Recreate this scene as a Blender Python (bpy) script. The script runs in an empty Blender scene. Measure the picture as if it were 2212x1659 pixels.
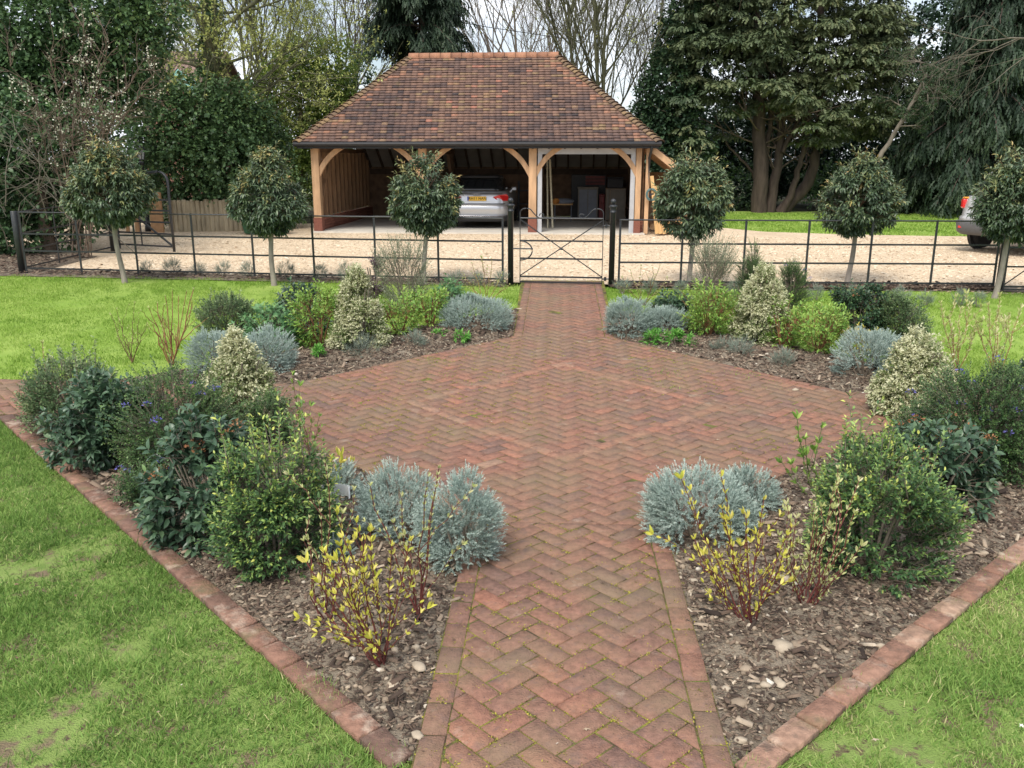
import bpy, math, random
import numpy as np
from mathutils import Vector, Matrix
random.seed(7)
SC = bpy.context.scene
COL = SC.collection
rad = math.radians
# ------------------------------------------------------------------ camera, sky, sun, exposure
F, CX, CY, CAMH = 1878.0, 1106.0, 829.5, 2.3        # photo measured at 2212 x 1659
TH = math.atan(489.5 / F)
cd = bpy.data.cameras.new('camera'); cam = bpy.data.objects.new('camera', cd); COL.objects.link(cam)
cd.sensor_width = 36; cd.lens = 36 * F / 2212; cd.clip_start = .05; cd.clip_end = 600
cam.location = (0, 0, CAMH); cam.rotation_euler = (math.pi / 2 - TH, 0, 0)
SC.camera = cam
SUN_EL, SUN_AZ = 52, 205                             # azimuth the light comes from, clockwise from +Y
w = bpy.data.worlds.new('World'); SC.world = w; w.use_nodes = True
nt = w.node_tree; N = nt.nodes; Lk = nt.links; N.clear()
out = N.new('ShaderNodeOutputWorld'); bg = N.new('ShaderNodeBackground')
sky = N.new('ShaderNodeTexSky'); sky.sky_type = 'NISHITA'; sky.sun_disc = False
sky.sun_elevation = rad(SUN_EL); sky.sun_rotation = rad(SUN_AZ); sky.air_density = 1.0; sky.dust_density = 2.0; sky.ozone_density = 1.0
tc = N.new('ShaderNodeTexCoord'); nz = N.new('ShaderNodeTexNoise'); nz.inputs['Scale'].default_value = 3.2; nz.inputs['Detail'].default_value = 7
mp = N.new('ShaderNodeMapping'); mp.inputs['Scale'].default_value = (1, 1, 2.6)
cr = N.new('ShaderNodeValToRGB'); cr.color_ramp.elements[0].position = .30; cr.color_ramp.elements[1].position = .62
mx = N.new('ShaderNodeMixRGB'); mx.inputs[2].default_value = (8.4, 8.7, 9.3, 1)   # cloud deck radiance
Lk.new(tc.outputs['Generated'], mp.inputs[0]); Lk.new(mp.outputs[0], nz.inputs['Vector']); Lk.new(nz.outputs['Fac'], cr.inputs[0])
Lk.new(cr.outputs[0], mx.inputs[0]); Lk.new(sky.outputs[0], mx.inputs[1]); Lk.new(mx.outputs[0], bg.inputs[0])
bg.inputs[1].default_value = .1; Lk.new(bg.outputs[0], out.inputs[0])
sl = bpy.data.lights.new('sun', 'SUN'); sun = bpy.data.objects.new('sun', sl); COL.objects.link(sun)
sl.energy = 2.2; sl.angle = rad(25); sl.color = (1, .95, .86)
_sd = Vector((math.sin(rad(SUN_AZ)) * math.cos(rad(SUN_EL)), math.cos(rad(SUN_AZ)) * math.cos(rad(SUN_EL)), math.sin(rad(SUN_EL))))
sun.rotation_euler = _sd.to_track_quat('Z', 'Y').to_euler(); sun.location = (0, 0, 30)
SC.view_settings.view_transform = 'Standard'; SC.view_settings.look = 'None'
SC.view_settings.exposure = .7; SC.view_settings.gamma = 1
# ------------------------------------------------------------------ ground profile and photo-to-ground helpers
_ys = np.arange(-20, 120, .1)
_g = np.interp(_ys, [-20, 7.3, 10, 14, 18, 23, 40, 120], [0, 0, .1, .3, .36, .38, .4, .42])
_g = np.convolve(np.pad(_g, 4, 'edge'), np.ones(9) / 9, 'valid')
def G(y): return np.interp(y, _ys, _g)
def ray(px, py):
    x = (px - CX) / F; y = -(py - CY) / F
    return np.array([x, y * math.sin(TH) + math.cos(TH), y * math.cos(TH) - math.sin(TH)])
def P(px, py):
    d = ray(px, py); t = CAMH / -d[2]
    for _ in range(60): t = .5 * t + .5 * (CAMH - G(d[1] * t)) / -d[2]
    return np.array([0, 0, CAMH]) + d * t
def PZ(px, py, Y):
    d = ray(px, py); return np.array([0, 0, CAMH]) + d * (Y / d[1])
def mpp(p): return (p[1] * math.cos(TH) - (p[2] - CAMH) * math.sin(TH)) / F     # metres per photo pixel at p
PA = rad(3.0); C0 = np.array([.56, 7.75]) + np.array([-.07 * math.cos(PA) + .2 * math.sin(PA), .07 * math.sin(PA) + .2 * math.cos(PA)])
def W(u, v): return np.array([C0[0] + u * math.cos(PA) + v * math.sin(PA), C0[1] - u * math.sin(PA) + v * math.cos(PA)])
def UV(x, y):
    dx, dy = x - C0[0], y - C0[1]
    return dx * math.cos(PA) - dy * math.sin(PA), dx * math.sin(PA) + dy * math.cos(PA)
# ------------------------------------------------------------------ materials
MATS = {}
def nodemat(name):
    m = bpy.data.materials.new(name); m.use_nodes = True; MATS[name] = m
    return m, m.node_tree.nodes, m.node_tree.links, m.node_tree.nodes['Principled BSDF']
def ramp(n, cols, interp='LINEAR'):
    r = n.new('ShaderNodeValToRGB'); r.color_ramp.interpolation = interp
    els = r.color_ramp.elements
    while len(els) < len(cols): els.new(.5)
    for e, (p, c) in zip(els, cols): e.position = p; e.color = (*c, 1)
    return r
def pmat(name, col, rough=.7, var=.25, scale=8, bump=0, bscale=60, metal=0, spec=.4, stretch=(1, 1, 1), coat=0):
    m, n, l, b = nodemat(name)
    tc = n.new('ShaderNodeTexCoord'); mp = n.new('ShaderNodeMapping'); mp.inputs['Scale'].default_value = stretch
    nz = n.new('ShaderNodeTexNoise'); nz.inputs['Scale'].default_value = scale; nz.inputs['Detail'].default_value = 6
    c = np.array(col)
    r = ramp(n, [(.3, tuple(c * (1 - var))), (.7, tuple(np.minimum(c * (1 + var), 1)))])
    l.new(tc.outputs['Object'], mp.inputs[0]); l.new(mp.outputs[0], nz.inputs['Vector']); l.new(nz.outputs['Fac'], r.inputs[0]); l.new(r.outputs[0], b.inputs['Base Color'])
    b.inputs['Roughness'].default_value = rough; b.inputs['Metallic'].default_value = metal; b.inputs['Specular IOR Level'].default_value = spec
    b.inputs['Coat Weight'].default_value = coat
    if bump:
        n2 = n.new('ShaderNodeTexNoise'); n2.inputs['Scale'].default_value = bscale; n2.inputs['Detail'].default_value = 5
        bp = n.new('ShaderNodeBump'); bp.inputs['Strength'].default_value = bump; bp.inputs['Distance'].default_value = .02
        l.new(mp.outputs[0], n2.inputs['Vector']); l.new(n2.outputs['Fac'], bp.inputs['Height']); l.new(bp.outputs[0], b.inputs['Normal'])
    return m
def leafmat(name, cols, rough=.5, trans=.22, spec=.35):
    m, n, l, b = nodemat(name)
    a = n.new('ShaderNodeAttribute'); a.attribute_name = 'tint'
    r = ramp(n, cols); l.new(a.outputs['Fac'], r.inputs[0]); l.new(r.outputs[0], b.inputs['Base Color'])
    b.inputs['Roughness'].default_value = rough; b.inputs['Specular IOR Level'].default_value = spec
    t = n.new('ShaderNodeBsdfTranslucent'); mxs = n.new('ShaderNodeMixShader'); mxs.inputs[0].default_value = trans
    l.new(r.outputs[0], t.inputs[0]); l.new(b.outputs[0], mxs.inputs[1]); l.new(t.outputs[0], mxs.inputs[2])
    l.new(mxs.outputs[0], n['Material Output'].inputs[0])
    return m
def attrmat(name, cols, rough=.8, nscale=30, nvar=.35, bump=.4, bscale=90, over=None):
    """colour from the per-piece attribute 'tint', broken by noise; over=(colour, scale, lo, hi): blotches of growth or lime"""
    m, n, l, b = nodemat(name)
    a = n.new('ShaderNodeAttribute'); a.attribute_name = 'tint'
    r = ramp(n, cols); l.new(a.outputs['Fac'], r.inputs[0])
    tc = n.new('ShaderNodeTexCoord'); nz = n.new('ShaderNodeTexNoise'); nz.inputs['Scale'].default_value = nscale; nz.inputs['Detail'].default_value = 6
    l.new(tc.outputs['Object'], nz.inputs['Vector'])
    g = ramp(n, [(.25, (1 - nvar,) * 3), (.75, (1 + nvar * .6,) * 3)]); l.new(nz.outputs['Fac'], g.inputs[0])
    mu = n.new('ShaderNodeMixRGB'); mu.blend_type = 'MULTIPLY'; mu.inputs[0].default_value = 1
    l.new(r.outputs[0], mu.inputs[1]); l.new(g.outputs[0], mu.inputs[2]); last = mu
    for ov in (over or []):
        oc, osc, lo, hi, mxv = ov
        n3 = n.new('ShaderNodeTexNoise'); n3.inputs['Scale'].default_value = osc; n3.inputs['Detail'].default_value = 8; n3.inputs['Roughness'].default_value = .65
        l.new(tc.outputs['Object'], n3.inputs['Vector'])
        k = ramp(n, [(lo, (0, 0, 0)), (hi, (mxv,) * 3)]); l.new(n3.outputs['Fac'], k.inputs[0])
        o = n.new('ShaderNodeMixRGB'); o.inputs[2].default_value = (*oc, 1)
        l.new(k.outputs[0], o.inputs[0]); l.new(last.outputs[0], o.inputs[1]); last = o
    l.new(last.outputs[0], b.inputs['Base Color']); b.inputs['Roughness'].default_value = rough; b.inputs['Specular IOR Level'].default_value = .3
    n2 = n.new('ShaderNodeTexNoise'); n2.inputs['Scale'].default_value = bscale; n2.inputs['Detail'].default_value = 4
    bp = n.new('ShaderNodeBump'); bp.inputs['Strength'].default_value = bump; bp.inputs['Distance'].default_value = .01
    l.new(tc.outputs['Object'], n2.inputs['Vector']); l.new(n2.outputs['Fac'], bp.inputs['Height']); l.new(bp.outputs[0], b.inputs['Normal'])
    return m
def groundmat(name, layers, rough=.95, bump=.5, bscale=120):
    """layers: (colour, noise scale, lo, hi) mixed over each other"""
    m, n, l, b = nodemat(name)
    tc = n.new('ShaderNodeTexCoord'); last = None
    for c, s, lo, hi in layers:
        if last is None:
            rgb = n.new('ShaderNodeRGB'); rgb.outputs[0].default_value = (*c, 1); last = rgb; continue
        nz = n.new('ShaderNodeTexNoise'); nz.inputs['Scale'].default_value = s; nz.inputs['Detail'].default_value = 8; nz.inputs['Roughness'].default_value = .6
        k = ramp(n, [(lo, (0, 0, 0)), (hi, (1, 1, 1))]); o = n.new('ShaderNodeMixRGB'); o.inputs[2].default_value = (*c, 1)
        l.new(tc.outputs['Object'], nz.inputs['Vector']); l.new(nz.outputs['Fac'], k.inputs[0]); l.new(k.outputs[0], o.inputs[0]); l.new(last.outputs[0], o.inputs[1]); last = o
    l.new(last.outputs[0], b.inputs['Base Color']); b.inputs['Roughness'].default_value = rough; b.inputs['Specular IOR Level'].default_value = .2
    n2 = n.new('ShaderNodeTexNoise'); n2.inputs['Scale'].default_value = bscale; n2.inputs['Detail'].default_value = 5
    bp = n.new('ShaderNodeBump'); bp.inputs['Strength'].default_value = bump; bp.inputs['Distance'].default_value = .03
    l.new(tc.outputs['Object'], n2.inputs['Vector']); l.new(n2.outputs['Fac'], bp.inputs['Height']); l.new(bp.outputs[0], b.inputs['Normal'])
    return m
# ------------------------------------------------------------------ object helpers
def tag(o, label=None, cat=None, group=None, kind=None):
    if label: o['label'] = label
    if cat: o['category'] = cat
    if group: o['group'] = group
    if kind: o['kind'] = kind
    return o
def thing(name, label, cat, loc=(0, 0, 0), group=None, rz=0):
    o = bpy.data.objects.new(name, None); COL.objects.link(o); o.location = loc; o.rotation_euler = (0, 0, rz)
    o.empty_display_size = .2
    return tag(o, label, cat, group)
def link(name, me, mat, parent):
    if mat is not None: me.materials.append(MATS[mat] if isinstance(mat, str) else mat)
    o = bpy.data.objects.new(name, me); COL.objects.link(o)
    if parent is not None: o.parent = parent
    return o
def npmesh(name, V, Fs, mat, parent=None, tint=None, smooth=False):
    me = bpy.data.meshes.new(name); V = np.asarray(V, np.float32).reshape(-1, 3)
    me.vertices.add(len(V)); me.vertices.foreach_set('co', V.ravel())
    Fs = [np.asarray(f, np.int32) for f in Fs if len(f)]
    li = np.concatenate([f.ravel() for f in Fs]); lt = np.concatenate([np.full(len(f), f.shape[1], np.int32) for f in Fs])
    ls = np.concatenate([[0], np.cumsum(lt)[:-1]]).astype(np.int32)
    me.loops.add(len(li)); me.loops.foreach_set('vertex_index', li)
    me.polygons.add(len(lt)); me.polygons.foreach_set('loop_start', ls)
    if smooth: me.polygons.foreach_set('use_smooth', np.ones(len(lt), bool))
    me.update(calc_edges=True)
    if tint is not None:
        a = me.attributes.new('tint', 'FLOAT', 'POINT'); a.data.foreach_set('value', np.clip(np.asarray(tint, np.float32), 0, 1))
    return link(name, me, mat, parent)
class MB:
    def __init__(s): s.v = []; s.f = []; s.t = []
    def add(s, V, Fc, tint=0.):
        b = len(s.v); s.v += [tuple(p) for p in V]; s.f += [[b + i for i in f] for f in Fc]; s.t += [tint] * len(V)
    def box(s, c, size, rz=0, tint=0., M=None):
        x, y, z = [a / 2 for a in size]
        V = [Vector((sx * x, sy * y, sz * z)) for sz in (-1, 1) for sx, sy in ((-1, -1), (1, -1), (1, 1), (-1, 1))]
        R = M if M is not None else Matrix.Rotation(rz, 3, 'Z')
        s.add([R @ p + Vector(c) for p in V], [(3, 2, 1, 0), (4, 5, 6, 7), (0, 1, 5, 4), (1, 2, 6, 5), (2, 3, 7, 6), (3, 0, 4, 7)], tint)
    def bx(s, x0, x1, y0, y1, z0, z1, tint=0.): s.box(((x0 + x1) / 2, (y0 + y1) / 2, (z0 + z1) / 2), (x1 - x0, y1 - y0, z1 - z0), 0, tint)
    def beam(s, a, b, wd, ht, up=(0, 0, 1), tint=0.):
        a, b = Vector(a), Vector(b); d = b - a; L = d.length; d.normalize()
        sd = d.cross(Vector(up)); sd.normalize(); u = sd.cross(d)
        s.box((a + b) / 2, (L, wd, ht), 0, tint, Matrix((d, sd, u)).transposed())
    def prism(s, poly, z0, z1, tint=0.):
        n = len(poly); V = [(p[0], p[1], z0) for p in poly] + [(p[0], p[1], z1) for p in poly]
        s.add(V, [list(range(n))[::-1], list(range(n, 2 * n))] + [(i, (i + 1) % n, n + (i + 1) % n, n + i) for i in range(n)], tint)
    def lathe(s, prof, c=(0, 0, 0), n=16, tint=0.):
        V = []; Fc = []
        for r, z in prof:
            for k in range(n): V.append((c[0] + r * math.cos(2 * math.pi * k / n), c[1] + r * math.sin(2 * math.pi * k / n), c[2] + z))
        for i in range(len(prof) - 1):
            for k in range(n): Fc.append((i * n + k, i * n + (k + 1) % n, (i + 1) * n + (k + 1) % n, (i + 1) * n + k))
        Fc.append(list(range(n))[::-1]); Fc.append([(len(prof) - 1) * n + k for k in range(n)])
        s.add(V, Fc, tint)
    def tube(s, path, r, n=8, tint=0.):
        pts = np.array([tuple(p) for p in path], float)[None]; R = np.broadcast_to(np.asarray(r, float), (len(path),))[None]
        V, Fc = tubes(pts, R, n); s.add(V, [list(f) for f in Fc[0]] + [list(range(n))[::-1], [len(V) - n + k for k in range(n)]], tint)
    def build(s, name, mat, parent=None, smooth=False, bevel=0):
        me = bpy.data.meshes.new(name); me.from_pydata([tuple(p) for p in s.v], [], s.f)
        if smooth: me.polygons.foreach_set('use_smooth', [True] * len(me.polygons))
        a = me.attributes.new('tint', 'FLOAT', 'POINT'); a.data.foreach_set('value', np.array(s.t, np.float32))
        o = link(name, me, mat, parent)
        if bevel:
            b = o.modifiers.new('bevel', 'BEVEL'); b.width = bevel; b.segments = 2; b.limit_method = 'ANGLE'
        return o
def nrm(a): return a / np.maximum(np.linalg.norm(a, axis=-1, keepdims=True), 1e-9)
def tubes(Pt, R, sides=4):
    """Pt (B,n,3), R (B,n) -> verts, [quads]"""
    B, n, _ = Pt.shape
    T = nrm(np.gradient(Pt, axis=1)); ref = np.where(np.abs(T[:, :1, 2:3]) > .9, np.array([[[1., 0, 0]]]), np.array([[[0, 0, 1.]]])) + 0 * T
    X = nrm(np.cross(T, ref)); Y = np.cross(T, X)
    a = np.arange(sides) * 2 * math.pi / sides
    V = Pt[:, :, None] + R[:, :, None, None] * (X[:, :, None] * np.cos(a)[None, None, :, None] + Y[:, :, None] * np.sin(a)[None, None, :, None])
    i = np.arange(B * n * sides).reshape(B, n, sides); j = np.roll(i, -1, 2)
    Q = np.stack([i[:, :-1], j[:, :-1], j[:, 1:], i[:, 1:]], -1).reshape(-1, 4)
    return V.reshape(-1, 3), [Q]
class NB:
    """collects numpy pieces into one mesh"""
    def __init__(s): s.V = []; s.F = []; s.T = []; s.n = 0
    def add(s, V, Fs, T=None):
        V = np.asarray(V).reshape(-1, 3)
        s.V.append(V); s.F += [np.asarray(f) + s.n for f in Fs]; s.T.append(np.zeros(len(V)) if T is None else np.broadcast_to(T, (len(V),))); s.n += len(V)
    def build(s, name, mat, parent=None, smooth=False):
        k = {}
        for f in s.F: k.setdefault(f.shape[1], []).append(f)
        return npmesh(name, np.concatenate(s.V), [np.concatenate(f) for f in k.values()], mat, parent, np.concatenate(s.T), smooth)
# ------------------------------------------------------------------ leaves
DIA = (np.array([(0, 0, 0), (.45, .5, .07), (1, 0, -.1), (.45, -.5, .07)]), [np.array([(0, 3, 2), (0, 2, 1)])])
OVAL = (np.array([(0, 0, 0), (.3, .42, .07), (.32, 0, .0), (.3, -.42, .07), (.66, .38, .02), (.68, 0, -.05), (.66, -.38, .02), (1, 0, -.2)]),
        [np.array([(0, 2, 1), (0, 3, 2), (4, 5, 7), (5, 6, 7)]), np.array([(1, 2, 5, 4), (2, 3, 6, 5)])])
TRI = (np.array([(0, .5, 0), (0, -.5, 0), (1, 0, 0)]), [np.array([(0, 1, 2)])])
BLADE = (np.array([(0, -.5, 0), (0, .5, 0), (.55, .4, .02), (.55, -.4, .02), (1, 0, -.14)]), [np.array([(0, 1, 2, 3)]), np.array([(3, 2, 4)])])
SPRAY = (np.array([(0, 0, 0), (.35, .34, .03), (.42, .1, .02), (.68, .42, -.04), (.7, .12, -.03), (.92, .26, -.14), (1.04, 0, -.2), (.9, -.28, -.14), (.72, -.1, -.03), (.6, -.45, -.04), (.4, -.1, .02), (.28, -.32, .03)]),
         [np.array([(0, 2, 1), (2, 4, 3), (4, 6, 5), (8, 7, 6), (10, 9, 8), (0, 11, 10), (0, 10, 2), (10, 8, 2), (8, 4, 2), (8, 6, 4)])])
LOBED = (np.array([(0, 0, 0), (.3, .12, .02), (.45, .5, -.02), (.55, .14, .02), (1, .2, -.1), (.75, 0, 0), (1, -.2, -.1), (.55, -.14, .02), (.45, -.5, -.02), (.3, -.12, .02)]),
         [np.array([(0, 9, 1), (1, 3, 2), (3, 5, 4), (5, 7, 6), (7, 9, 8), (1, 9, 7), (1, 7, 3), (3, 7, 5)])])
CHIP = (np.array([(0, -.5, 0), (1, -.4, 0), (1.05, .4, 0), (.05, .5, 0), (.05, -.42, .12), (.95, -.35, .12), (.97, .36, .12), (.08, .42, .12)]),
        [np.array([(4, 5, 6, 7), (0, 1, 5, 4), (1, 2, 6, 5), (2, 3, 7, 6), (3, 0, 4, 7)])])
def inst(tm, pos, d, up, ln, wd):
    V0, F0 = tm; n = len(pos); x = nrm(d); y = nrm(np.cross(up, x)); z = np.cross(x, y)
    ln = np.broadcast_to(ln, (n,))[:, None, None]; wd = np.broadcast_to(wd, (n,))[:, None, None]
    V = pos[:, None] + V0[None, :, 0:1] * ln * x[:, None] + V0[None, :, 1:2] * wd * y[:, None] + V0[None, :, 2:3] * ln * z[:, None]
    off = (np.arange(n) * len(V0))[:, None, None]
    return V.reshape(-1, 3), [(f[None] + off).reshape(-1, f.shape[1]) for f in F0]
def rdir(rng, n): return nrm(rng.normal(size=(n, 3)))
def wob(seed, f, k=7):
    r = np.random.RandomState(int(seed) % 100000); K = rdir(r, k) * f * r.uniform(.6, 1.6, (k, 1)); ph = r.uniform(0, 6.28, k)
    return lambda p: np.sin(p @ K.T + ph).sum(-1) / k ** .5
def sprigs(nb, rng, pos, d, k, L, ll, lw, tm, spread, base, tip=.25, stemr=0, stemnb=None, droop=0., tv=.16):
    n = len(pos)
    if n == 0: return
    j = np.arange(k); t = (j + .6) / k
    ref = rdir(rng, n); e1 = nrm(np.cross(d, ref)); e2 = np.cross(d, e1)
    an = j[None] * 2.4 + rng.uniform(0, 6.28, (n, 1)) + rng.normal(0, .25, (n, k))
    Ls = L * rng.uniform(.65, 1.25, n)
    ph = spread * (1.05 - .55 * t)[None] * rng.uniform(.8, 1.2, (n, k))
    ld = d[:, None] * np.cos(ph)[..., None] + (e1[:, None] * np.cos(an)[..., None] + e2[:, None] * np.sin(an)[..., None]) * np.sin(ph)[..., None]
    ld[..., 2] -= droop
    ps = pos[:, None] + d[:, None] * (Ls[:, None] * t[None])[..., None]
    ln = ll * (1 - .35 * t)[None] * rng.uniform(.7, 1.25, (n, k)); wd = ln * lw * rng.uniform(.85, 1.15, (n, k))
    up = np.array([0, 0, 1.]) * .9 + rdir(rng, n * k) * .55
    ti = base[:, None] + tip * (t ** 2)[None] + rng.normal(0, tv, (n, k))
    V, Fs = inst(tm, ps.reshape(-1, 3), ld.reshape(-1, 3), up, ln.ravel(), wd.ravel())
    nb.add(V, Fs, np.repeat(ti.ravel(), len(tm[0])))
    if stemr and stemnb is not None:
        Pt = np.stack([pos - d * L * .6, pos, pos + d * Ls[:, None] * .9], 1)
        V, Fs = tubes(Pt, np.full((n, 3), stemr) * np.array([1, .8, .4]), 3); stemnb.add(V, Fs)
PROF = {
    'dome': lambda h: np.sqrt(np.clip(1 - ((h - .38) / .64) ** 2, 0, 1)),
    'ball': lambda h: np.sqrt(np.clip(1 - ((h - .5) / .5) ** 2, .02, 1)),
    'cone': lambda h: np.where(h < .16, .84 + 1.0 * h, np.clip(1.0 * (1 - (np.maximum(h - .16, 0) / .86) ** 1.22), .04, 1)),
    'vase': lambda h: np.clip(.35 + .9 * h, 0, 1) * np.sqrt(np.clip(1 - np.clip((h - .7) / .31, 0, 1) ** 2, 0, 1)),
    'top': lambda h: np.interp(h, [0, .07, .18, .3, .5, .7, .88, 1], [.16, .4, .8, 1, .95, .74, .45, .12]),
    'topc': lambda h: np.interp(h, [0, .07, .16, .28, .5, .7, .88, 1], [.2, .5, .9, 1, .82, .55, .28, .06]),
    'col': lambda h: np.interp(h, [0, .1, .5, .85, 1], [.7, .95, .9, .5, .1]),
    'wisp': lambda h: np.interp(h, [0, .25, .6, .9, 1], [.45, .8, 1, .7, .3]),
}
def shell(rng, n, prof, w_, h_, K, rc, lump=.18, inner=.45):
    """points in lumps over a profile of revolution: (pos, outward dir, lump value)"""
    hc = np.linspace(.02, .98, 200); wgt = PROF[prof](hc) + .08; hc = rng.choice(hc, K, p=wgt / wgt.sum()); ac = rng.uniform(0, 6.283, K)
    Rr = PROF[prof](hc) * w_ / 2 * (1 + rng.normal(0, lump, K) * .6) * .82
    cc = np.stack([Rr * np.cos(ac), Rr * np.sin(ac), hc * h_ * .94], 1)
    ci = rng.randint(0, K, n); off = rdir(rng, n) * (rng.uniform(.1, 1, (n, 1)) ** .5) * rc * np.array([1, 1, .9])
    p = cc[ci] + off; p[:, 2] = np.maximum(p[:, 2], .01)
    hh = np.clip(p[:, 2] / h_, 0, 1); rr = np.linalg.norm(p[:, :2], axis=1); mxr = np.maximum(PROF[prof](hh) * w_ / 2, .03)
    an_ = np.arctan2(p[:, 1], p[:, 0]); f1, f2, f3 = rng.uniform(0, 6.28, 3); mxr = mxr * (1 + .13 * np.sin(an_ + f1) + .10 * np.sin(2 * an_ + f2 + 3 * hh) + .08 * np.sin(3 * an_ + f3 - 5 * hh)) if prof not in ('top', 'topc', 'cone') else mxr * (1 + .05 * np.sin(2 * an_ + f2 + 4 * hh))
    sc = np.where(rr > mxr * 1.06, mxr * 1.06 / np.maximum(rr, 1e-6), 1); p[:, :2] *= sc[:, None]
    p[:, 2] = np.minimum(p[:, 2], h_ * (1. if prof in ('top', 'topc', 'cone') else .93 + .12 * np.sin(1.7 * an_ + f1) * np.clip(rr / mxr, 0, 1)))
    o = nrm(np.stack([p[:, 0], p[:, 1], (hh - .45) * w_ * .8], 1) + off / rc * .35 * w_)
    return p, o, rng.normal(0, .1, K)[ci]
# kind: template, leaf length, width ratio, leaves per sprig, sprig length, sprigs per m2, profile, up, spread, lumps, lump radius (of width), material, stem, droop, tip tint, base tint
KINDS = {
    'silver': (DIA, .021, .26, 22, .075, 1700, 'dome', .6, .75, 30, .19, 'leaf_silver', 0, 0, .35, .35),
    'varieg': (OVAL, .038, .6, 9, .08, 1250, 'cone', .35, 1.05, 60, .14, 'leaf_variegated', 0, .1, .1, .5),
    'pitto': (OVAL, .038, .5, 11, .12, 560, 'dome', .8, 1.0, 36, .2, 'leaf_small_green', .0022, 0, .45, .28),
    'osman': (DIA, .034, .55, 11, .11, 720, 'dome', .75, 1.0, 34, .19, 'leaf_osmanthus', .002, 0, .3, .35),
    'vib': (OVAL, .085, .5, 8, .11, 230, 'dome', .45, 1.15, 26, .22, 'leaf_viburnum', .004, .12, .2, .3),
    'cean': (DIA, .026, .6, 16, .13, 700, 'dome', .5, 1.1, 30, .22, 'leaf_ceanothus', .002, 0, .25, .35),
    'lime': (OVAL, .066, .46, 6, .13, 150, 'vase', .75, 1.0, 22, .22, 'leaf_lime', .003, .1, .3, .35),
    'olive': (DIA, .036, .33, 15, .28, 170, 'wisp', 1.3, .8, 26, .22, 'leaf_greygreen', .002, 0, .2, .45),
    'holly': (OVAL, .062, .55, 8, .11, 360, 'dome', .5, 1.15, 24, .2, 'leaf_holly', .003, .1, .2, .3),
    'lav': (TRI, .045, .1, 12, .11, 700, 'dome', 1.0, .7, 12, .25, 'leaf_lavender', 0, 0, .2, .4),
    'peony': (LOBED, .1, .8, 4, .13, 260, 'dome', .7, 1.1, 18, .22, 'leaf_peony', .003, .15, .2, .4),
    'peren': (OVAL, .07, .35, 7, .05, 220, 'dome', .7, 1.0, 9, .3, 'leaf_perennial', 0, .1, .2, .45),
    'yew': (TRI, .034, .2, 22, .14, 700, 'col', .8, .9, 30, .2, 'leaf_ceanothus', .002, 0, .3, .4),
    'purple': (DIA, .034, .5, 9, .09, 600, 'dome', .7, 1.0, 12, .25, 'leaf_purple', .002, 0, .2, .4),
    'azalea': (OVAL, .055, .4, 7, .08, 200, 'dome', .8, 1.0, 9, .25, 'leaf_yellow', .003, 0, .2, .45),
}
leafmat('leaf_silver', [(0, (.18, .24, .205)), (.45, (.38, .475, .425)), (1, (.62, .70, .635))], .8, .15, .2)
leafmat('leaf_variegated', [(0, (.09, .15, .04)), (.33, (.20, .26, .09)), (.43, (.50, .51, .30)), (1, (.76, .74, .52))], .5, .25)
leafmat('leaf_small_green', [(0, (0.041, 0.095, 0.041)), (.5, (0.108, 0.203, 0.068)), (.8, (0.297, 0.419, 0.108)), (1, (0.621, 0.648, 0.162))], .45)
leafmat('leaf_osmanthus', [(0, (0.052, 0.104, 0.046)), (.5, (0.130, 0.208, 0.091)), (1, (0.364, 0.429, 0.208))], .45)
leafmat('leaf_viburnum', [(0, (.03, .065, .038)), (.5, (.08, .145, .082)), (.85, (.15, .23, .11)), (1, (.26, .44, .11))], .36, .2, .5)
leafmat('leaf_ceanothus', [(0, (0.027, 0.068, 0.030)), (.5, (0.081, 0.155, 0.054)), (1, (0.203, 0.311, 0.095))], .45)
leafmat('leaf_lime', [(0, (0.110, 0.231, 0.044)), (.5, (0.242, 0.407, 0.077)), (1, (0.462, 0.605, 0.154))], .5, .3)
leafmat('leaf_greygreen', [(0, (.12, .16, .10)), (.5, (.25, .29, .19)), (1, (.42, .44, .30))], .6)
leafmat('leaf_holly', [(0, (0.023, 0.052, 0.031)), (.5, (0.058, 0.117, 0.058)), (1, (0.143, 0.234, 0.091))], .35)
leafmat('leaf_lavender', [(0, (.14, .18, .14)), (.5, (.24, .29, .23)), (1, (.38, .42, .36))], .7)
leafmat('leaf_peony', [(0, (.07, .17, .08)), (.5, (.15, .31, .13)), (1, (.27, .44, .19))], .5, .3)
leafmat('leaf_perennial', [(0, (.06, .19, .03)), (.5, (.13, .36, .06)), (1, (.26, .5, .1))], .5, .3)
leafmat('leaf_purple', [(0, (.05, .03, .05)), (.5, (.12, .07, .1)), (1, (.24, .15, .17))], .5)
leafmat('leaf_yellow', [(0, (.25, .28, .05)), (.5, (.5, .45, .07)), (1, (.75, .52, .18))], .5, .3)
leafmat('bud_yellow', [(0, (.42, .46, .06)), (.5, (.70, .66, .11)), (1, (.85, .74, .24))], .5, .3)
leafmat('bud_pale', [(0, (.40, .46, .16)), (.6, (.58, .60, .26)), (1, (.7, .66, .4))], .5, .3)
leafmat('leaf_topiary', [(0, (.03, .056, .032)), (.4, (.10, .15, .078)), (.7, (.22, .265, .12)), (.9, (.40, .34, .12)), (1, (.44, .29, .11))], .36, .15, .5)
leafmat('leaf_ivy', [(0, (.03, .066, .032)), (.5, (.085, .155, .062)), (1, (.21, .32, .115))], .42, .15, .4)
leafmat('leaf_hedge', [(0, (.07, .13, .03)), (.5, (.21, .30, .065)), (1, (.40, .46, .12))], .5, .3)
leafmat('leaf_spring', [(0, (0.184, 0.230, 0.057)), (.5, (0.368, 0.414, 0.115)), (1, (0.575, 0.575, 0.230))], .5, .35)
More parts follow.
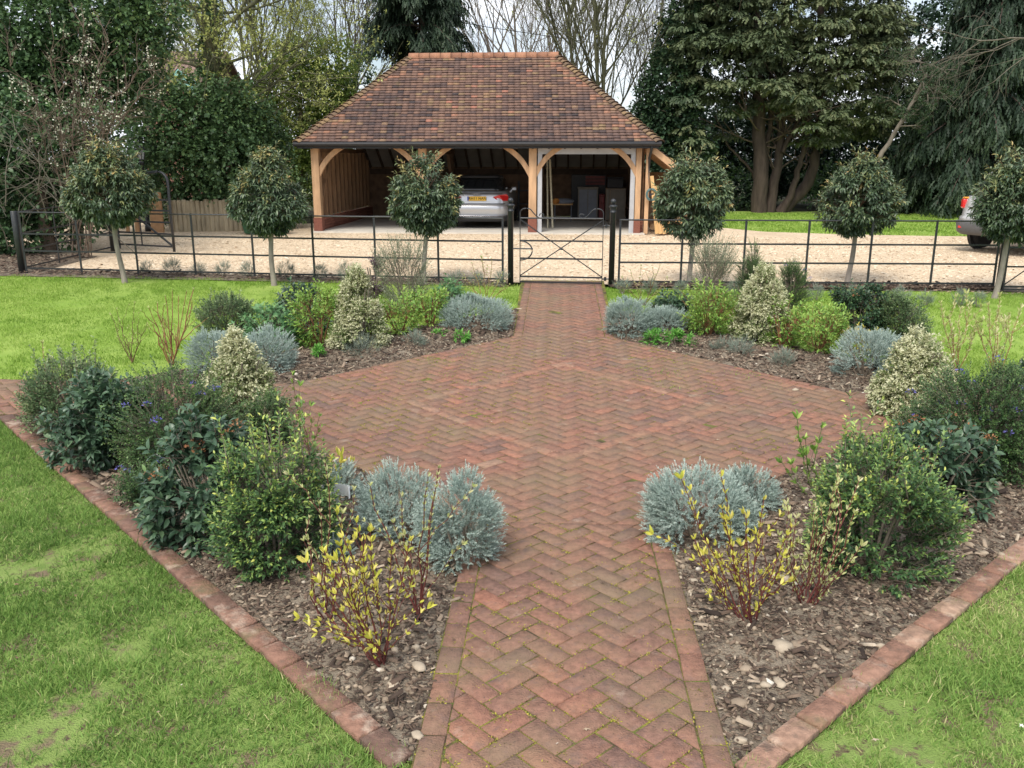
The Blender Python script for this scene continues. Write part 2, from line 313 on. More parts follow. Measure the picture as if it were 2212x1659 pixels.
leafmat('leaf_cypress', [(0, (.020, .038, .020)), (.45, (.062, .092, .044)), (.8, (.115, .145, .066)), (1, (.165, .18, .085))], .6, .1)
leafmat('leaf_conifer', [(0, (.011, .024, .014)), (.5, (.028, .052, .028)), (1, (.068, .10, .046))], .6, .1)
leafmat('leaf_darkwood', [(0, (0.010, 0.026, 0.016)), (.5, (0.029, 0.062, 0.031)), (1, (0.078, 0.130, 0.052))], .5, .12)
leafmat('blossom', [(0, (.5, .52, .35)), (1, (.85, .84, .7))], .6, .3)
leafmat('flower_blue', [(0, (.09, .09, .36)), (1, (.22, .20, .55))], .6, .2)
leafmat('flower_rust', [(0, (.20, .09, .04)), (1, (.44, .20, .09))], .7, .1)
leafmat('grass_near', [(0, (.10, .19, .042)), (.4, (.21, .355, .08)), (.75, (.34, .46, .13)), (1, (.58, .54, .27))], .6, .3, .2)
leafmat('grass_back', [(0, (.15, .27, .035)), (.5, (.275, .415, .07)), (1, (.41, .51, .14))], .6, .3, .2)
for nm, c in dict(stem_red=(.12, .032, .026), stem_brown=(.15, .085, .05), stem_grey=(.21, .175, .135), stem_green=(.13, .16, .06), stem_rust=(.27, .13, .065), twig_pale=(.13, .115, .085)).items():
    pmat(nm, c, .7, .3, 20, .2, 80)
# ------------------------------------------------------------------ plants of the beds
def plant(kind, px, py, wpx, top, name, label, cat, seed, group=None, shoots=0, flowers=None, dens=1., prof=None, hmin=.08, tall=0):
    rng = np.random.RandomState(seed); b = P(px, py); s = mpp(b)
    w_ = wpx * s * (1.1 if py > 850 else 1.04); h_ = max(PZ(px, top, b[1])[2] - b[2], hmin)
    tm, ll, lw, k, L, dn, pf, up, spread, K, rc, mat, st, droop, tip, base = KINDS[kind]
    if prof: pf = prof
    t = thing(name, label, cat, b, group)
    area = 3.14 * w_ * (h_ * .75 + w_ * .25); n = int(dn * dens * area) + 12
    L = min(L, .4 * max(h_, w_)); he = max(h_ - L * .3, h_ * .7); we = max(w_ - L * .7, w_ * .55)
    p, o, lv = shell(rng, n, pf, we, he, K, max(rc * w_, .03))
    d = nrm(o + np.array([0, 0, up]) + rdir(rng, n) * .35)
    nb = NB(); sb = NB()
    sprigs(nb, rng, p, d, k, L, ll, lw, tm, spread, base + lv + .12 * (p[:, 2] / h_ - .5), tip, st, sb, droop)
    for _ in range(shoots):
        a = rng.uniform(0, 6.28); r = rng.uniform(0, .38) * w_; q0 = np.array([math.cos(a) * r, math.sin(a) * r, h_ * .6])
        hs = h_ * rng.uniform(.35, .62) + tall; dd = nrm(np.array([rng.normal(0, .14), rng.normal(0, .14), 1.]))
        V, Fs = tubes(np.stack([q0 + dd * hs * f for f in (0, .5, 1)])[None], np.array([[.004, .003, .0015]]), 4); sb.add(V, Fs)
        m = 9; f = np.linspace(.25, 1, m)[:, None]
        sprigs(nb, rng, q0 + dd * hs * f, nrm(np.repeat(dd[None], m, 0) + rdir(rng, m) * .5), 4, .04, ll, lw, tm, 1.0, np.full(m, base + .25), tip)
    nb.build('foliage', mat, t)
    ns = 7; a = rng.uniform(0, 6.28, ns); e = np.stack([np.cos(a) * w_ * .3, np.sin(a) * w_ * .3, np.full(ns, h_ * .72)], 1); z0 = np.stack([np.cos(a) * .02, np.sin(a) * .02, np.full(ns, -.03)], 1)
    Pt = np.stack([z0, z0 * .5 + e * .5 + np.array([0, 0, h_ * .06]), e], 1); V, Fs = tubes(Pt, np.full((ns, 3), .011 if h_ > .35 else .004) * np.array([1, .7, .4]), 5); sb.add(V, Fs)
    sb.build('stems', 'stem_grey' if kind not in ('lime', 'azalea') else 'stem_rust', t)
    if flowers:
        fm, nf, fl = flowers; fb = NB(); q = p[p[:, 2] > h_ * .45]; o2 = o[p[:, 2] > h_ * .45]
        ii = rng.choice(len(q), min(nf, len(q)), replace=False)
        c = q[ii] + nrm(o2[ii] + np.array([0, 0, .9])) * L * .95
        k2 = 14; dd = rdir(rng, len(ii) * k2); dd[:, 2] = np.abs(dd[:, 2]) * .8; pos = np.repeat(c, k2, 0) + dd * fl * .5
        V, Fs = inst(DIA, pos, dd, rdir(rng, len(pos)), fl * .4, fl * .2); fb.add(V, Fs, np.repeat(rng.uniform(0, 1, len(pos)), 4))
        fb.build('blossom', fm, t)
    return t
def twigshrub(px, py, tips, name, label, cat, seed, bark, bud, budl, group=None, node=.036, side=2, depth=.25, buds=4, r0=.0055):
    """stems rising from one stool; tips = photo pixels the main stems reach for"""
    rng = np.random.RandomState(seed); b = P(px, py); t = thing(name, label, cat, b, group); sb = NB(); nb = NB()
    def grow(p0, p1, r, bow, lvl):
        mid = (p0 + p1) / 2 + bow; f = np.linspace(0, 1, 7)[:, None]
        pts = (1 - f) ** 2 * p0 + 2 * f * (1 - f) * mid + f ** 2 * p1; pts[1:-1] += rng.normal(0, .008, (5, 3))
        V, Fs = tubes(pts[None], (r * np.linspace(1, .42, 7))[None], 5); sb.add(V, Fs)
        Ln = np.linalg.norm(p1 - p0); m = max(2, int(Ln * (.72 if lvl == 0 else .85) / node)); ff = np.linspace(.28 if lvl == 0 else .15, 1, m)
        for x in ff:
            i = min(int(x * 6), 5); q = pts[i] + (pts[i + 1] - pts[i]) * (x * 6 - i); d = nrm(pts[i + 1] - pts[i])
            nbud = buds + (2 if x > .97 else 0); sz = budl * (1.15 if x > .97 else .55 + .5 * x) * rng.uniform(.6, 1.2)
            sd = rdir(rng, nbud); dd = nrm(d[None] * 1.1 + nrm(np.cross(np.repeat(d[None], nbud, 0), sd)) * rng.uniform(.4, 1.0, (nbud, 1)) + np.array([0, 0, .3]))
            V, Fs = inst(OVAL, np.repeat(q[None], nbud, 0), dd, sd, sz, sz * .34); nb.add(V, Fs, np.repeat(rng.uniform(0, 1, nbud), 8))
        if lvl < 1:
            for _ in range(side):
                x = rng.uniform(.25, .8); i = int(x * 6); d = nrm(pts[i + 1] - pts[i]); q = pts[i]
                sdv = nrm(d + rdir(rng, 1)[0] * .75 + np.array([0, 0, .25])); grow(q, q + sdv * Ln * rng.uniform(.22, .5), r * .6, rng.normal(0, .015, 3), 1)
    for tx, ty in tips:
        Y = b[1] + rng.uniform(-depth, depth) * .8; p1 = PZ(tx, ty, Y) - b; p1[2] = max(p1[2], .12)
        grow(np.array([rng.normal(0, .015), rng.normal(0, .015), -.03]), p1, r0 * rng.uniform(.8, 1.15), np.array([p1[0] * .1, p1[1] * .1, -.02]) + rng.normal(0, .02, 3), 0)
    sb.build('stems', bark, t); nb.build('leaf_sprays', bud, t)
    return t
# ------------------------------------------------------------------ ground layers
def inside(poly, X, Y):
    r = np.zeros(X.shape, bool); n = len(poly)
    for i in range(n):
        x1, y1 = poly[i][:2]; x2, y2 = poly[(i + 1) % n][:2]
        if y1 == y2: continue
        c = ((y1 > Y) != (y2 > Y)) & (X < (x2 - x1) * (Y - y1) / (y2 - y1) + x1); r ^= c
    return r
def clip(poly, nx, ny, c):
    """keep nx*x+ny*y <= c"""
    o = []; n = len(poly)
    for i in range(n):
        a, b = poly[i], poly[(i + 1) % n]; da = nx * a[0] + ny * a[1] - c; db = nx * b[0] + ny * b[1] - c
        if da <= 0: o.append(a)
        if (da < 0 < db) or (db < 0 < da):
            t = da / (da - db); o.append((a[0] + (b[0] - a[0]) * t, a[1] + (b[1] - a[1]) * t))
    return o
def sheet(name, poly, z, mat, step=.5, kind='structure'):
    m = MB(); ys = [p[1] for p in poly]; y = min(ys)
    while y < max(ys):
        st = step if y < 30 else 6
        q = clip(clip([tuple(p[:2]) for p in poly], 0, -1, -y), 0, 1, y + st)
        if len(q) >= 3: m.add([(a, b_, float(G(b_)) + z) for a, b_ in q], [list(range(len(q)))])
        y += st
    o = m.build(name, mat); return tag(o, kind=kind)
groundmat('ground_mat', [((.05, .048, .03), 1, 0, 1), ((.06, .09, .025), 1.3, .45, .6), ((.11, .085, .05), 9, .5, .7)])
groundmat('lawn_mat', [((.22, .31, .08), 1, 0, 1), ((.265, .35, .10), 1.7, .42, .62), ((.17, .26, .06), 5, .52, .7), ((.22, .17, .105), 5.1, .53, .62), ((.14, .10, .065), 15, .56, .66)], bump=.8)
groundmat('lawn_back_mat', [((.22, .34, .055), 1, 0, 1), ((.30, .41, .09), .9, .4, .6), ((.20, .30, .06), 6, .5, .72)], bump=.6)
groundmat('gravel_mat', [((.74, .585, .41), 1, 0, 1), ((.52, .39, .26), 11, .50, .62), ((.84, .71, .54), 17, .54, .64), ((.42, .30, .19), 26, .58, .68), ((.62, .48, .33), .6, .45, .6), ((.86, .74, .58), 30, .60, .68)], bump=1., bscale=60)
groundmat('soil_mat', [((.20, .16, .12), 1, 0, 1), ((.30, .25, .19), 5, .42, .62), ((.075, .054, .04), 16, .52, .66), ((.30, .245, .18), 45, .6, .7)], bump=1., bscale=80)
groundmat('moss_joint', [((.17, .16, .055), 1, 0, 1), ((.30, .27, .05), 7, .45, .6), ((.10, .075, .045), 4, .46, .6), ((.14, .18, .04), 20, .55, .65)], bump=.8)
HW, DI, AW = .63, 3.35, .55
sheet('ground', [(-250, -12), (250, -12), (250, 300), (-250, 300)], -.09, 'ground_mat', 1.0)
FA, FB, FC, FD = P(48, 587), P(1103, 612), P(1320, 617), P(2150, 622)
FY = lambda x: FB[1] + (FB[1] - FA[1]) / (FB[0] - FA[0]) * (x - FB[0])
def bedpoly(sx, sy, o):
    """bed between the paths: sx, sy = -1/1, o = outer |u|+|v|"""
    a = HW + .0; c = AW
    return [W(sx * a, sy * (DI - a)), W(sx * a, sy * (o - a)), W(sx * (o - c), sy * c), W(sx * (DI - c), sy * c)]
BEDS = [bedpoly(-1, -1, 5.62), bedpoly(1, -1, 5.62), bedpoly(-1, 1, 5.25), bedpoly(1, 1, 5.25)]
BEDS[2][1] = W(-HW, 4.35); BEDS[3][1] = W(HW, 4.35)
OCT = [W(*p) for p in ((-HW, -DI + HW), (HW, -DI + HW), (DI - AW, -AW), (DI - AW, AW), (HW, DI - HW), (-HW, DI - HW), (-DI + AW, AW), (-DI + AW, -AW))]
NEAR = [W(-HW, -DI + HW), W(-HW, -8.2), W(HW, -8.2), W(HW, -DI + HW)]
FAR = [W(-HW, DI - HW), W(HW, DI - HW), W(HW + .06, 6.6), W(-HW - .06, 6.6)]
LARM = [W(-DI + AW, AW), W(-9, AW), W(-9, -AW), W(-DI + AW, -AW)]
RARM = [W(DI - AW, -AW), W(9, -AW), W(9, AW), W(DI - AW, AW)]
PAVE = [OCT, NEAR, FAR, LARM, RARM]
sheet('lawn', [W(-9, -AW), W(-4.6, -AW), W(-HW + .1, -4.6), W(-HW + .1, -10), (-14, -3), (-14, 8.2)], -.035, 'lawn_mat', .5)
sheet('lawn', [W(9, -AW), W(4.6, -AW), W(HW - .1, -4.6), W(HW - .1, -10), (14, -3), (14, 7.2)], -.035, 'lawn_mat', .5)
sheet('lawn', [(-14, 8.6), W(-9, AW - .02), W(-5, AW - .02), W(-HW + .02, 3.4), W(-HW + .02, 6.2), (FB[0], FB[1] - .12), (FA[0], FA[1] - .1), (-14, FY(-14))], -.035, 'lawn_back_mat', .5)
sheet('lawn', [W(HW - .02, 3.4), W(5, AW - .02), W(9, AW - .02), (14, 7.7), (14, FY(14)), (FD[0], FD[1] - .1), (FC[0], FC[1] - .1), W(HW - .02, 6.2)], -.035, 'lawn_back_mat', .5)
# gravel drive with the far lawn beyond it
gl = [P(1440, 484), P(1530, 487), P(1650, 498), P(1800, 503), P(2000, 507), P(2230, 509)]
sheet('gravel_drive', [(FA[0] + .2, FA[1] + .35), (FB[0], FB[1] + .3), (FC[0], FC[1] + .3), (FD[0], FD[1] + .3), (22, 13.0), (26, 21.8)] + [tuple(p[:2]) for p in gl[::-1]] + [(5, 26.5), (-12, 27), (-14, 22), (-9.6, 19)], -.03, 'gravel_mat', .5)
sheet('far_lawn', [tuple(p[:2]) for p in gl] + [(26, 22), (30, 31), (16, 32.5), (8, 33.2), (5.8, 30)], -.04, 'lawn_back_mat', .5)
sheet('fence_border', [(FA[0] - 1.5, FA[1] - .16), (FB[0] - .1, FB[1] - .16), (FB[0] - .1, FB[1] + .38), (FA[0] + .2, FA[1] + .42), (-8.5, 17.9), (-9.6, 19), (-16, 18), (-14, 14.8)], -.02, 'soil_mat')
sheet('fence_border', [(FC[0] + .1, FC[1] - .16), (FD[0], FD[1] - .16), (14, FY(14) - .1), (14, FY(14) + .4), (FD[0], FD[1] + .38), (FC[0] + .1, FC[1] + .38)], -.02, 'soil_mat')
def grow(poly, f): c = np.mean(np.array(poly), 0); return [tuple(c + (np.array(p) - c) * f) for p in poly]
# soil of the four beds: bumpy grid
def soil(poly, seed):
    poly = np.array(poly); x0, y0 = poly.min(0) - .05; x1, y1 = poly.max(0) + .05; st = .045; f1, f2 = wob(seed, 9), wob(seed + 1, 34); nv = len(poly)
    def hgt(X, Y):
        dm = np.full(np.shape(X), 9.)
        for i in range(nv):
            a, b = poly[i], poly[(i + 1) % nv]; ab = b - a; t = np.clip(((X - a[0]) * ab[0] + (Y - a[1]) * ab[1]) / (ab @ ab), 0, 1); dm = np.minimum(dm, np.hypot(X - a[0] - t * ab[0], Y - a[1] - t * ab[1]))
        q = np.stack([X, Y, 0 * X], -1); return G(Y) - .016 + np.clip(dm / .5, 0, 1) * .05 + np.clip(dm / .15, 0, 1) * (.014 * f1(q) + .010 * f2(q))
    X, Y = np.meshgrid(np.arange(x0, x1, st), np.arange(y0, y1, st)); V = np.stack([X, Y, hgt(X, Y)], -1).reshape(-1, 3); i = np.arange(X.size).reshape(X.shape)
    Q = np.stack([i[:-1, :-1], i[:-1, 1:], i[1:, 1:], i[1:, :-1]], -1).reshape(-1, 4); c = V[Q].mean(1); k = inside(grow(poly, 1.028), c[:, 0], c[:, 1])
    tag(npmesh('bed_soil', V, [Q[k]], 'soil_mat', smooth=True), kind='structure'); return hgt
HG = [soil(b, 40 + i) for i, b in enumerate(BEDS)]
def scatter(rng, poly, n):
    poly = np.array(poly); lo, hi = poly.min(0), poly.max(0); X = rng.uniform(lo[0], hi[0], n); Y = rng.uniform(lo[1], hi[1], n)
    k = inside(poly, X, Y); return X[k], Y[k]
# bark chips, pebbles
rng = np.random.RandomState(3)
attrmat('bark_mat', [(0, (.035, .025, .02)), (.4, (.11, .075, .055)), (.7, (.22, .16, .115)), (.9, (.38, .30, .22)), (1, (.56, .47, .36))], .9, 40, .3, .3, 90)
attrmat('stone_mat', [(0, (.16, .12, .085)), (.5, (.32, .25, .18)), (.8, (.44, .37, .28)), (1, (.66, .62, .54))], .75, 12, .25, .4, 40)
nb = NB(); pb = NB()
def ico(n=1):
    import bmesh
    bm = bmesh.new(); bmesh.ops.create_icosphere(bm, subdivisions=n, radius=1); V = np.array([v.co[:] for v in bm.verts]); Fc = np.array([[v.index for v in f.verts] for f in bm.faces]); bm.free(); return V, Fc
IV, IF = ico(1); IV2, IF2 = ico(3); IV3, IF3 = ico(2)
def pebbles(nbk, rng, X, Y, Z, size):
    n = len(X); sc = size[:, None] * rng.uniform(.55, 1.15, (n, 3)) * np.array([1, 1, .7]); nz_ = 1 + rng.normal(0, .13, (n, len(IV), 1))
    a = rng.uniform(0, 6.28, n); V = IV[None] * nz_ * sc[:, None]
    V = np.stack([V[..., 0] * np.cos(a)[:, None] - V[..., 1] * np.sin(a)[:, None], V[..., 0] * np.sin(a)[:, None] + V[..., 1] * np.cos(a)[:, None], V[..., 2]], -1) + np.stack([X, Y, Z], -1)[:, None]
    nbk.add(V.reshape(-1, 3), [(IF[None] + (np.arange(n) * len(IV))[:, None, None]).reshape(-1, 3)], np.repeat(rng.beta(1.3, 1.9, n), len(IV)))
for bi, b in enumerate(BEDS):
    X, Y = scatter(rng, b, 105000 if bi < 2 else 60000); n = len(X)
    X, Y = X[::2], Y[::2]; n = len(X)
    a = rng.uniform(0, 6.28, n); d = np.stack([np.cos(a), np.sin(a), rng.normal(.05, .25, n)], -1); L = np.where(rng.rand(n) < .8, rng.gamma(2., .0075, n), rng.gamma(2., .0135, n)) * (1 if bi < 2 else 1.2) + .007
    V, Fs = inst(CHIP, np.stack([X, Y, HG[bi](X, Y) + rng.uniform(-.002, .014, n)], -1), d, np.array([0, 0, 1.]) + rdir(rng, n) * .35, L, L * rng.uniform(.15, .55, n) * .7 + .002)
    nb.add(V, Fs, np.repeat(rng.beta(1.5, 1.8, n), 8))
    X, Y = scatter(rng, b, 6500 if bi < 2 else 3500); pebbles(pb, rng, X, Y, HG[bi](X, Y) + .003, np.minimum(rng.gamma(1.7, .0046, len(X)) + .004, .03))
# litter under the hedge and along the fence
for poly in ([(FA[0] - 1.2, FA[1] - .1), (FB[0], FB[1] - .12), (FB[0], FB[1] + .3), (FA[0] + .2, FA[1] + .4), (-8.7, 17.9), (-12, 18)], [(FC[0], FC[1] - .1), (FD[0], FD[1] - .1), (FD[0], FD[1] + .3), (FC[0], FC[1] + .3)]):
    X, Y = scatter(rng, poly, 14000); n = len(X); a = rng.uniform(0, 6.28, n); L = rng.gamma(2.2, .014, n) + .015
    V, Fs = inst(CHIP, np.stack([X, Y, G(Y) + rng.uniform(-.01, .02, n)], -1), np.stack([np.cos(a), np.sin(a), rng.normal(.05, .2, n)], -1), np.array([0, 0, 1.]) + rdir(rng, n) * .3, L, L * .4)
    nb.add(V, Fs, np.repeat(rng.beta(1.3, 2.2, n), 8))
tag(nb.build('bark_mulch', 'bark_mat'), 'brown bark chips and litter covering the planting beds', 'mulch', kind='stuff')
tag(pb.build('pebbles', 'stone_mat'), 'small pale pebbles lying loose in beds and gravel', 'pebbles', kind='stuff')
rg = np.random.RandomState(12); gx = NB(); X, Y = scatter(rg, [(-11, 14.6), (15, 12.8), (16, 22), (8, 22), (3, 23), (-12, 24)], 130000)
k = (Y > FY(X) + .42) & (Y < 23.2) & ~((X < -8.4) & (Y < 19)); X, Y = X[k], Y[k]; n = len(X); a = rg.uniform(0, 6.28, n); L = rg.gamma(3, .0062, n) + .010
V, Fs = inst(CHIP, np.stack([X, Y, G(Y) - .032], -1), np.stack([np.cos(a), np.sin(a), rg.normal(.05, .15, n)], -1), np.array([0, 0, 1.]) + rdir(rg, n) * .3, L, L * rg.uniform(.5, .9, n)); gx.add(V, Fs, np.repeat(rg.beta(1.6, 1.3, n), 8))
attrmat('gravel_stone', [(0, (.34, .24, .15)), (.4, (.56, .42, .28)), (.75, (.74, .595, .42)), (1, (.86, .76, .60))], .85, 30, .15, .2, 60)
tag(gx.build('gravel_stones', 'gravel_stone'), 'loose beige gravel stones lying on the drive', 'gravel', kind='stuff')
# ------------------------------------------------------------------ brick paving: herringbone at 45 degrees, edged with stretchers
attrmat('brick_mat', [(0, (.185, .118, .098)), (.3, (.25, .136, .10)), (.6, (.285, .144, .10)), (.85, (.345, .158, .106)), (1, (.33, .235, .165))], .85, 28, .36, .9, 110,
        over=[((.225, .17, .105), 1.3, .42, .66, .7), ((.44, .36, .29), 6, .60, .74, .5), ((.08, .06, .05), 60, .60, .68, .8), ((.13, .095, .09), 9, .54, .70, .55)])
bm_ = NB(); rngb = np.random.RandomState(11)
def brickpoly(poly, tint, zt=0.):
    """poly in world xy (ccw) -> low prism with a chamfered top"""
    q = np.array(poly); n = len(q)
    if n < 3: return
    ar = .5 * abs(np.dot(q[:, 0], np.roll(q[:, 1], -1)) - np.dot(q[:, 1], np.roll(q[:, 0], -1)))
    if ar < 3e-4: return
    c = q.mean(0); dz = rngb.normal(0, .0016) + zt; tx, ty = rngb.normal(0, .012, 2)
    def rg(ins, z):
        r = np.linalg.norm(q - c, axis=1, keepdims=True); p = q - (q - c) / np.maximum(r, 1e-6) * ins
        return np.column_stack([p, G(p[:, 1]) + z + dz + (p[:, 0] - c[0]) * tx + (p[:, 1] - c[1]) * ty])
    V = np.concatenate([rg(.005, -.03), rg(.005, -.005), rg(.010, 0.)])
    Q = []
    for k in (0, n):
        for i in range(n): Q.append((k + i, k + (i + 1) % n, k + n + (i + 1) % n, k + n + i))
    bm_.add(V, [np.array([np.arange(n) + 2 * n])], tint)
    bm_.F.append(np.array(Q) + bm_.n - 3 * n)
def ccw(poly):
    a = sum(poly[i][0] * poly[(i + 1) % len(poly)][1] - poly[(i + 1) % len(poly)][0] * poly[i][1] for i in range(len(poly)))
    return poly if a > 0 else poly[::-1]
def clipconvex(poly, region, shrink=0.):
    r = ccw([tuple(p) for p in region])
    for i in range(len(r)):
        (x1, y1), (x2, y2) = r[i], r[(i + 1) % len(r)]; L = math.hypot(x2 - x1, y2 - y1)
        nx, ny = (y2 - y1) / L, -(x2 - x1) / L
        poly = clip(poly, nx, ny, nx * x1 + ny * y1 - shrink)
        if len(poly) < 3: return []
    return poly
EDG = .115; m_ = .113
def shrinkpath(sgn0, sgn1): return [W(-HW + EDG, sgn0), W(HW - EDG, sgn0), W(HW - EDG, sgn1), W(-HW + EDG, sgn1)]
REG = [OCT, shrinkpath(-8.0, -DI + HW), shrinkpath(DI - HW, 6.5), LARM, RARM]
PB = [(np.min(np.array(r), 0), np.max(np.array(r), 0)) for r in REG]
c45, s45 = math.cos(rad(45)), math.sin(rad(45))
def AB(a, b): return W(a * c45 - b * s45, a * s45 + b * c45)
half = 1.08
for i in range(-70, 71):
    for j in range(-70, 71):
        k = (i - j) % 4
        if k == 0: w2, h2 = 2, 1
        elif k == 3: w2, h2 = 1, 2
        else: continue
        a0, b0 = i * m_ + .04, j * m_ + .02
        cc = AB(a0 + w2 * m_ / 2, b0 + h2 * m_ / 2)
        if cc[1] < 2.3 or abs(cc[0]) > 9: continue
        quad = ccw([tuple(AB(a, b)) for a, b in ((a0, b0), (a0 + w2 * m_, b0), (a0 + w2 * m_, b0 + h2 * m_), (a0, b0 + h2 * m_))])
        tt = np.clip(rngb.beta(3.4, 4.0) + .06 * math.sin(cc[0] * 1.7 + cc[1]), 0, 1)
        for r, (lo, hi) in zip(REG, PB):
            if (cc < lo - .2).any() or (cc > hi + .2).any(): continue
            q = clipconvex(quad, r)
            if len(q) >= 3: brickpoly(q, tt)
# stretcher courses along the paths and round the central diamond
def course(p0, p1, wd, zt=0., tl=(.3, .9), nm=.226, tgt=None):
    p0, p1 = np.array(p0), np.array(p1); L = np.linalg.norm(p1 - p0); d = (p1 - p0) / L; nn = np.array([-d[1], d[0]]); n = max(1, round(L / nm)); st = L / n
    for i in range(n):
        a = p0 + d * st * i; b = a + d * st; q = [a, b, b + nn * wd, a + nn * wd]
        brickpoly(ccw([tuple(x + rngb.normal(0, .002, 2)) for x in q]), rngb.uniform(*tl), zt)
for s_ in (-1, 1):
    e = s_ * HW; i_ = s_ * (HW - EDG)
    lo_, hi_ = (min(e, i_), max(e, i_))
    course(W(hi_, -8.0), W(hi_, -DI + HW + .05), EDG - .004, 0, (.15, .6)); course(W(hi_, DI - HW), W(hi_, 6.5), EDG - .004, 0, (.15, .6))
for k in range(4):
    cs = [(-half, -half), (half, -half), (half, half), (-half, half)]; a, b = cs[k], cs[(k + 1) % 4]
    course(AB(*a), AB(*b), .108, .0045, (.84, .93))
tag(bm_.build('brick_paving', 'brick_mat'), kind='structure')
for nm, pl in (('OCT', OCT), ('NEAR', NEAR), ('FAR', FAR), ('LARM', LARM), ('RARM', RARM)): sheet('paving_bed', pl, -.005, 'moss_joint', .4)
# moss tufts in the joints
rng = np.random.RandomState(21); X, Y = [], []
for _ in range(26000):
    i, j = rng.randint(-48, 49, 2); a, b = (i * m_ + .04, rng.uniform(-5.4, 5.4)) if rng.rand() < .5 else (rng.uniform(-5.4, 5.4), j * m_ + .02); q = AB(a, b)
    if any(inside(r, np.array(q[0]), np.array(q[1])) for r in (OCT, NEAR)): X.append(q[0]); Y.append(q[1])
X, Y = np.array(X), np.array(Y); kp = wob(5, 2.2)(np.stack([X, Y, 0 * X], -1)) > -.75; X, Y = X[kp], Y[kp]
n = len(X); k = 10; X = np.repeat(X, k) + rng.normal(0, .012, n * k); Y = np.repeat(Y, k) + rng.normal(0, .012, n * k)
leafmat('moss_leaf', [(0, (.11, .11, .03)), (.5, (.28, .26, .05)), (1, (.48, .43, .06))], .8, .2)
V, Fs = inst(DIA, np.stack([X, Y, G(Y) - .004], -1), rdir(rng, n * k) * np.array([1, 1, .25]) + np.array([0, 0, .3]), rdir(rng, n * k), rng.uniform(.006, .016, n * k), .007)
tag(npmesh('moss', V, Fs, 'moss_leaf', None, np.repeat(rng.uniform(0, 1, n * k), 4)), 'yellow green moss growing in the brick joints', 'moss', kind='stuff')
rng = np.random.RandomState(31); nbl = NB()
for pl, m in (([(-4.6, 6.5), (-.5, 2.6), (-3, 2.4)], 120), ([(4.6, 6), (1., 2.7), (3, 2.4)], 60), (OCT, 70), (NEAR, 40)):
    X, Y = scatter(rng, pl, m); n = len(X); a = rng.uniform(0, 6.28, n); V, Fs = inst(LOBED, np.stack([X, Y, G(Y) + .008], -1), np.stack([np.cos(a), np.sin(a), rng.normal(0, .1, n)], -1), np.array([0, 0, 1.]) + rdir(rng, n) * .4, rng.uniform(.012, .045, n), rng.uniform(.01, .03, n)); nbl.add(V, Fs, np.repeat(rng.uniform(0, 1, n), 10))
leafmat('dead_leaf', [(0, (.10, .06, .04)), (.6, (.26, .16, .10)), (.85, (.42, .32, .22)), (1, (.75, .72, .66))], .8, .1)
tag(nbl.build('fallen_leaves', 'dead_leaf'), 'small brown dead leaves and pale petals scattered on grass and bricks', 'leaf litter', kind='stuff')
# raised brick edging of the two front beds
attrmat('edging_mat', [(0, (.16, .098, .075)), (.5, (.24, .13, .092)), (.8, (.33, .185, .13)), (1, (.42, .28, .20))], .9, 22, .4, .9, 90, over=[((.56, .47, .37), 6, .54, .70, .6), ((.12, .09, .07), 14, .52, .68, .7), ((.17, .15, .07), 4, .54, .68, .5)])
for sx, lab in ((-1, 'worn red brick edging of bed holding the white plant label'), (1, 'pale lime stained brick edging of bed holding two large stones')):
    t = thing('brick_edging', lab, 'edging', (0, 0, 0), 'brick edgings of the front beds'); bm_ = NB()
    p0 = W(sx * HW, -(5.62 - HW) - .02); p1 = W(sx * (5.62 - AW), -AW)
    if sx < 0: course(p0, p1, .118, .008, (0, .7), .222)
    else: course(p1, p0, .118, .01, (.55, 1), .222)
    bm_.build('bricks', 'edging_mat', t)
# ------------------------------------------------------------------ grass
def blades(name, polys, n, ln, wd, mat, label, seed, avoid=(), lean=.55, ymax=99):
    rng = np.random.RandomState(seed); Xs, Ys = [], []
    for pl, m in zip(polys, n):
        X, Y = scatter(rng, pl, m)
        for a in avoid:
            k = ~inside(a, X, Y); X, Y = X[k], Y[k]
        Xs.append(X); Ys.append(Y)
    X, Y = np.concatenate(Xs), np.concatenate(Ys); q = np.stack([X, Y, 0 * X], -1); f = wob(seed, 2.4)(q) + .5 * wob(seed + 3, 9)(q)
    if ln > .036:
        m_t = len(X) // 4; jj = rng.randint(0, len(X), m_t // 22); jj = np.repeat(jj, 22); ii = rng.permutation(len(X))[:len(jj)]; X0, Y0 = X.copy(), Y.copy(); X[ii] = X0[jj] + rng.normal(0, .022, len(jj)); Y[ii] = Y0[jj] + rng.normal(0, .022, len(jj)); q = np.stack([X, Y, 0 * X], -1)
    bare = wob(seed + 7, 5)(q) + .6 * wob(seed + 9, 17)(q); k = rng.rand(len(X)) < np.clip(1.15 - .75 * np.maximum(bare, -.2), .05, 1); X, Y, f = X[k], Y[k], f[k]; n_ = len(X)
    d = np.array([0, 0, 1.]) + np.concatenate([rng.normal(0, lean, (n_, 2)), np.zeros((n_, 1))], 1)
    L = ln * rng.uniform(.45, 1.4, n_) * (1 + .32 * wob(seed + 13, 11)(q[k] if len(q) != n_ else q)); ti = .44 + .2 * f + rng.normal(0, .22, n_)
    V, Fs = inst(BLADE, np.stack([X, Y, G(Y) - .036], -1), d, rdir(rng, n_), L, wd * rng.uniform(.7, 1.3, n_))
    return tag(npmesh(name, V, Fs, mat, None, np.repeat(ti, 5)), label, 'grass', kind='stuff')
AV = [grow(BEDS[0], 1.03), grow(BEDS[1], 1.03), [W(-HW, -9), W(HW, -9), W(HW, 9), W(-HW, 9)], [W(-9, -AW), W(9, -AW), W(9, AW), W(-9, AW)]]
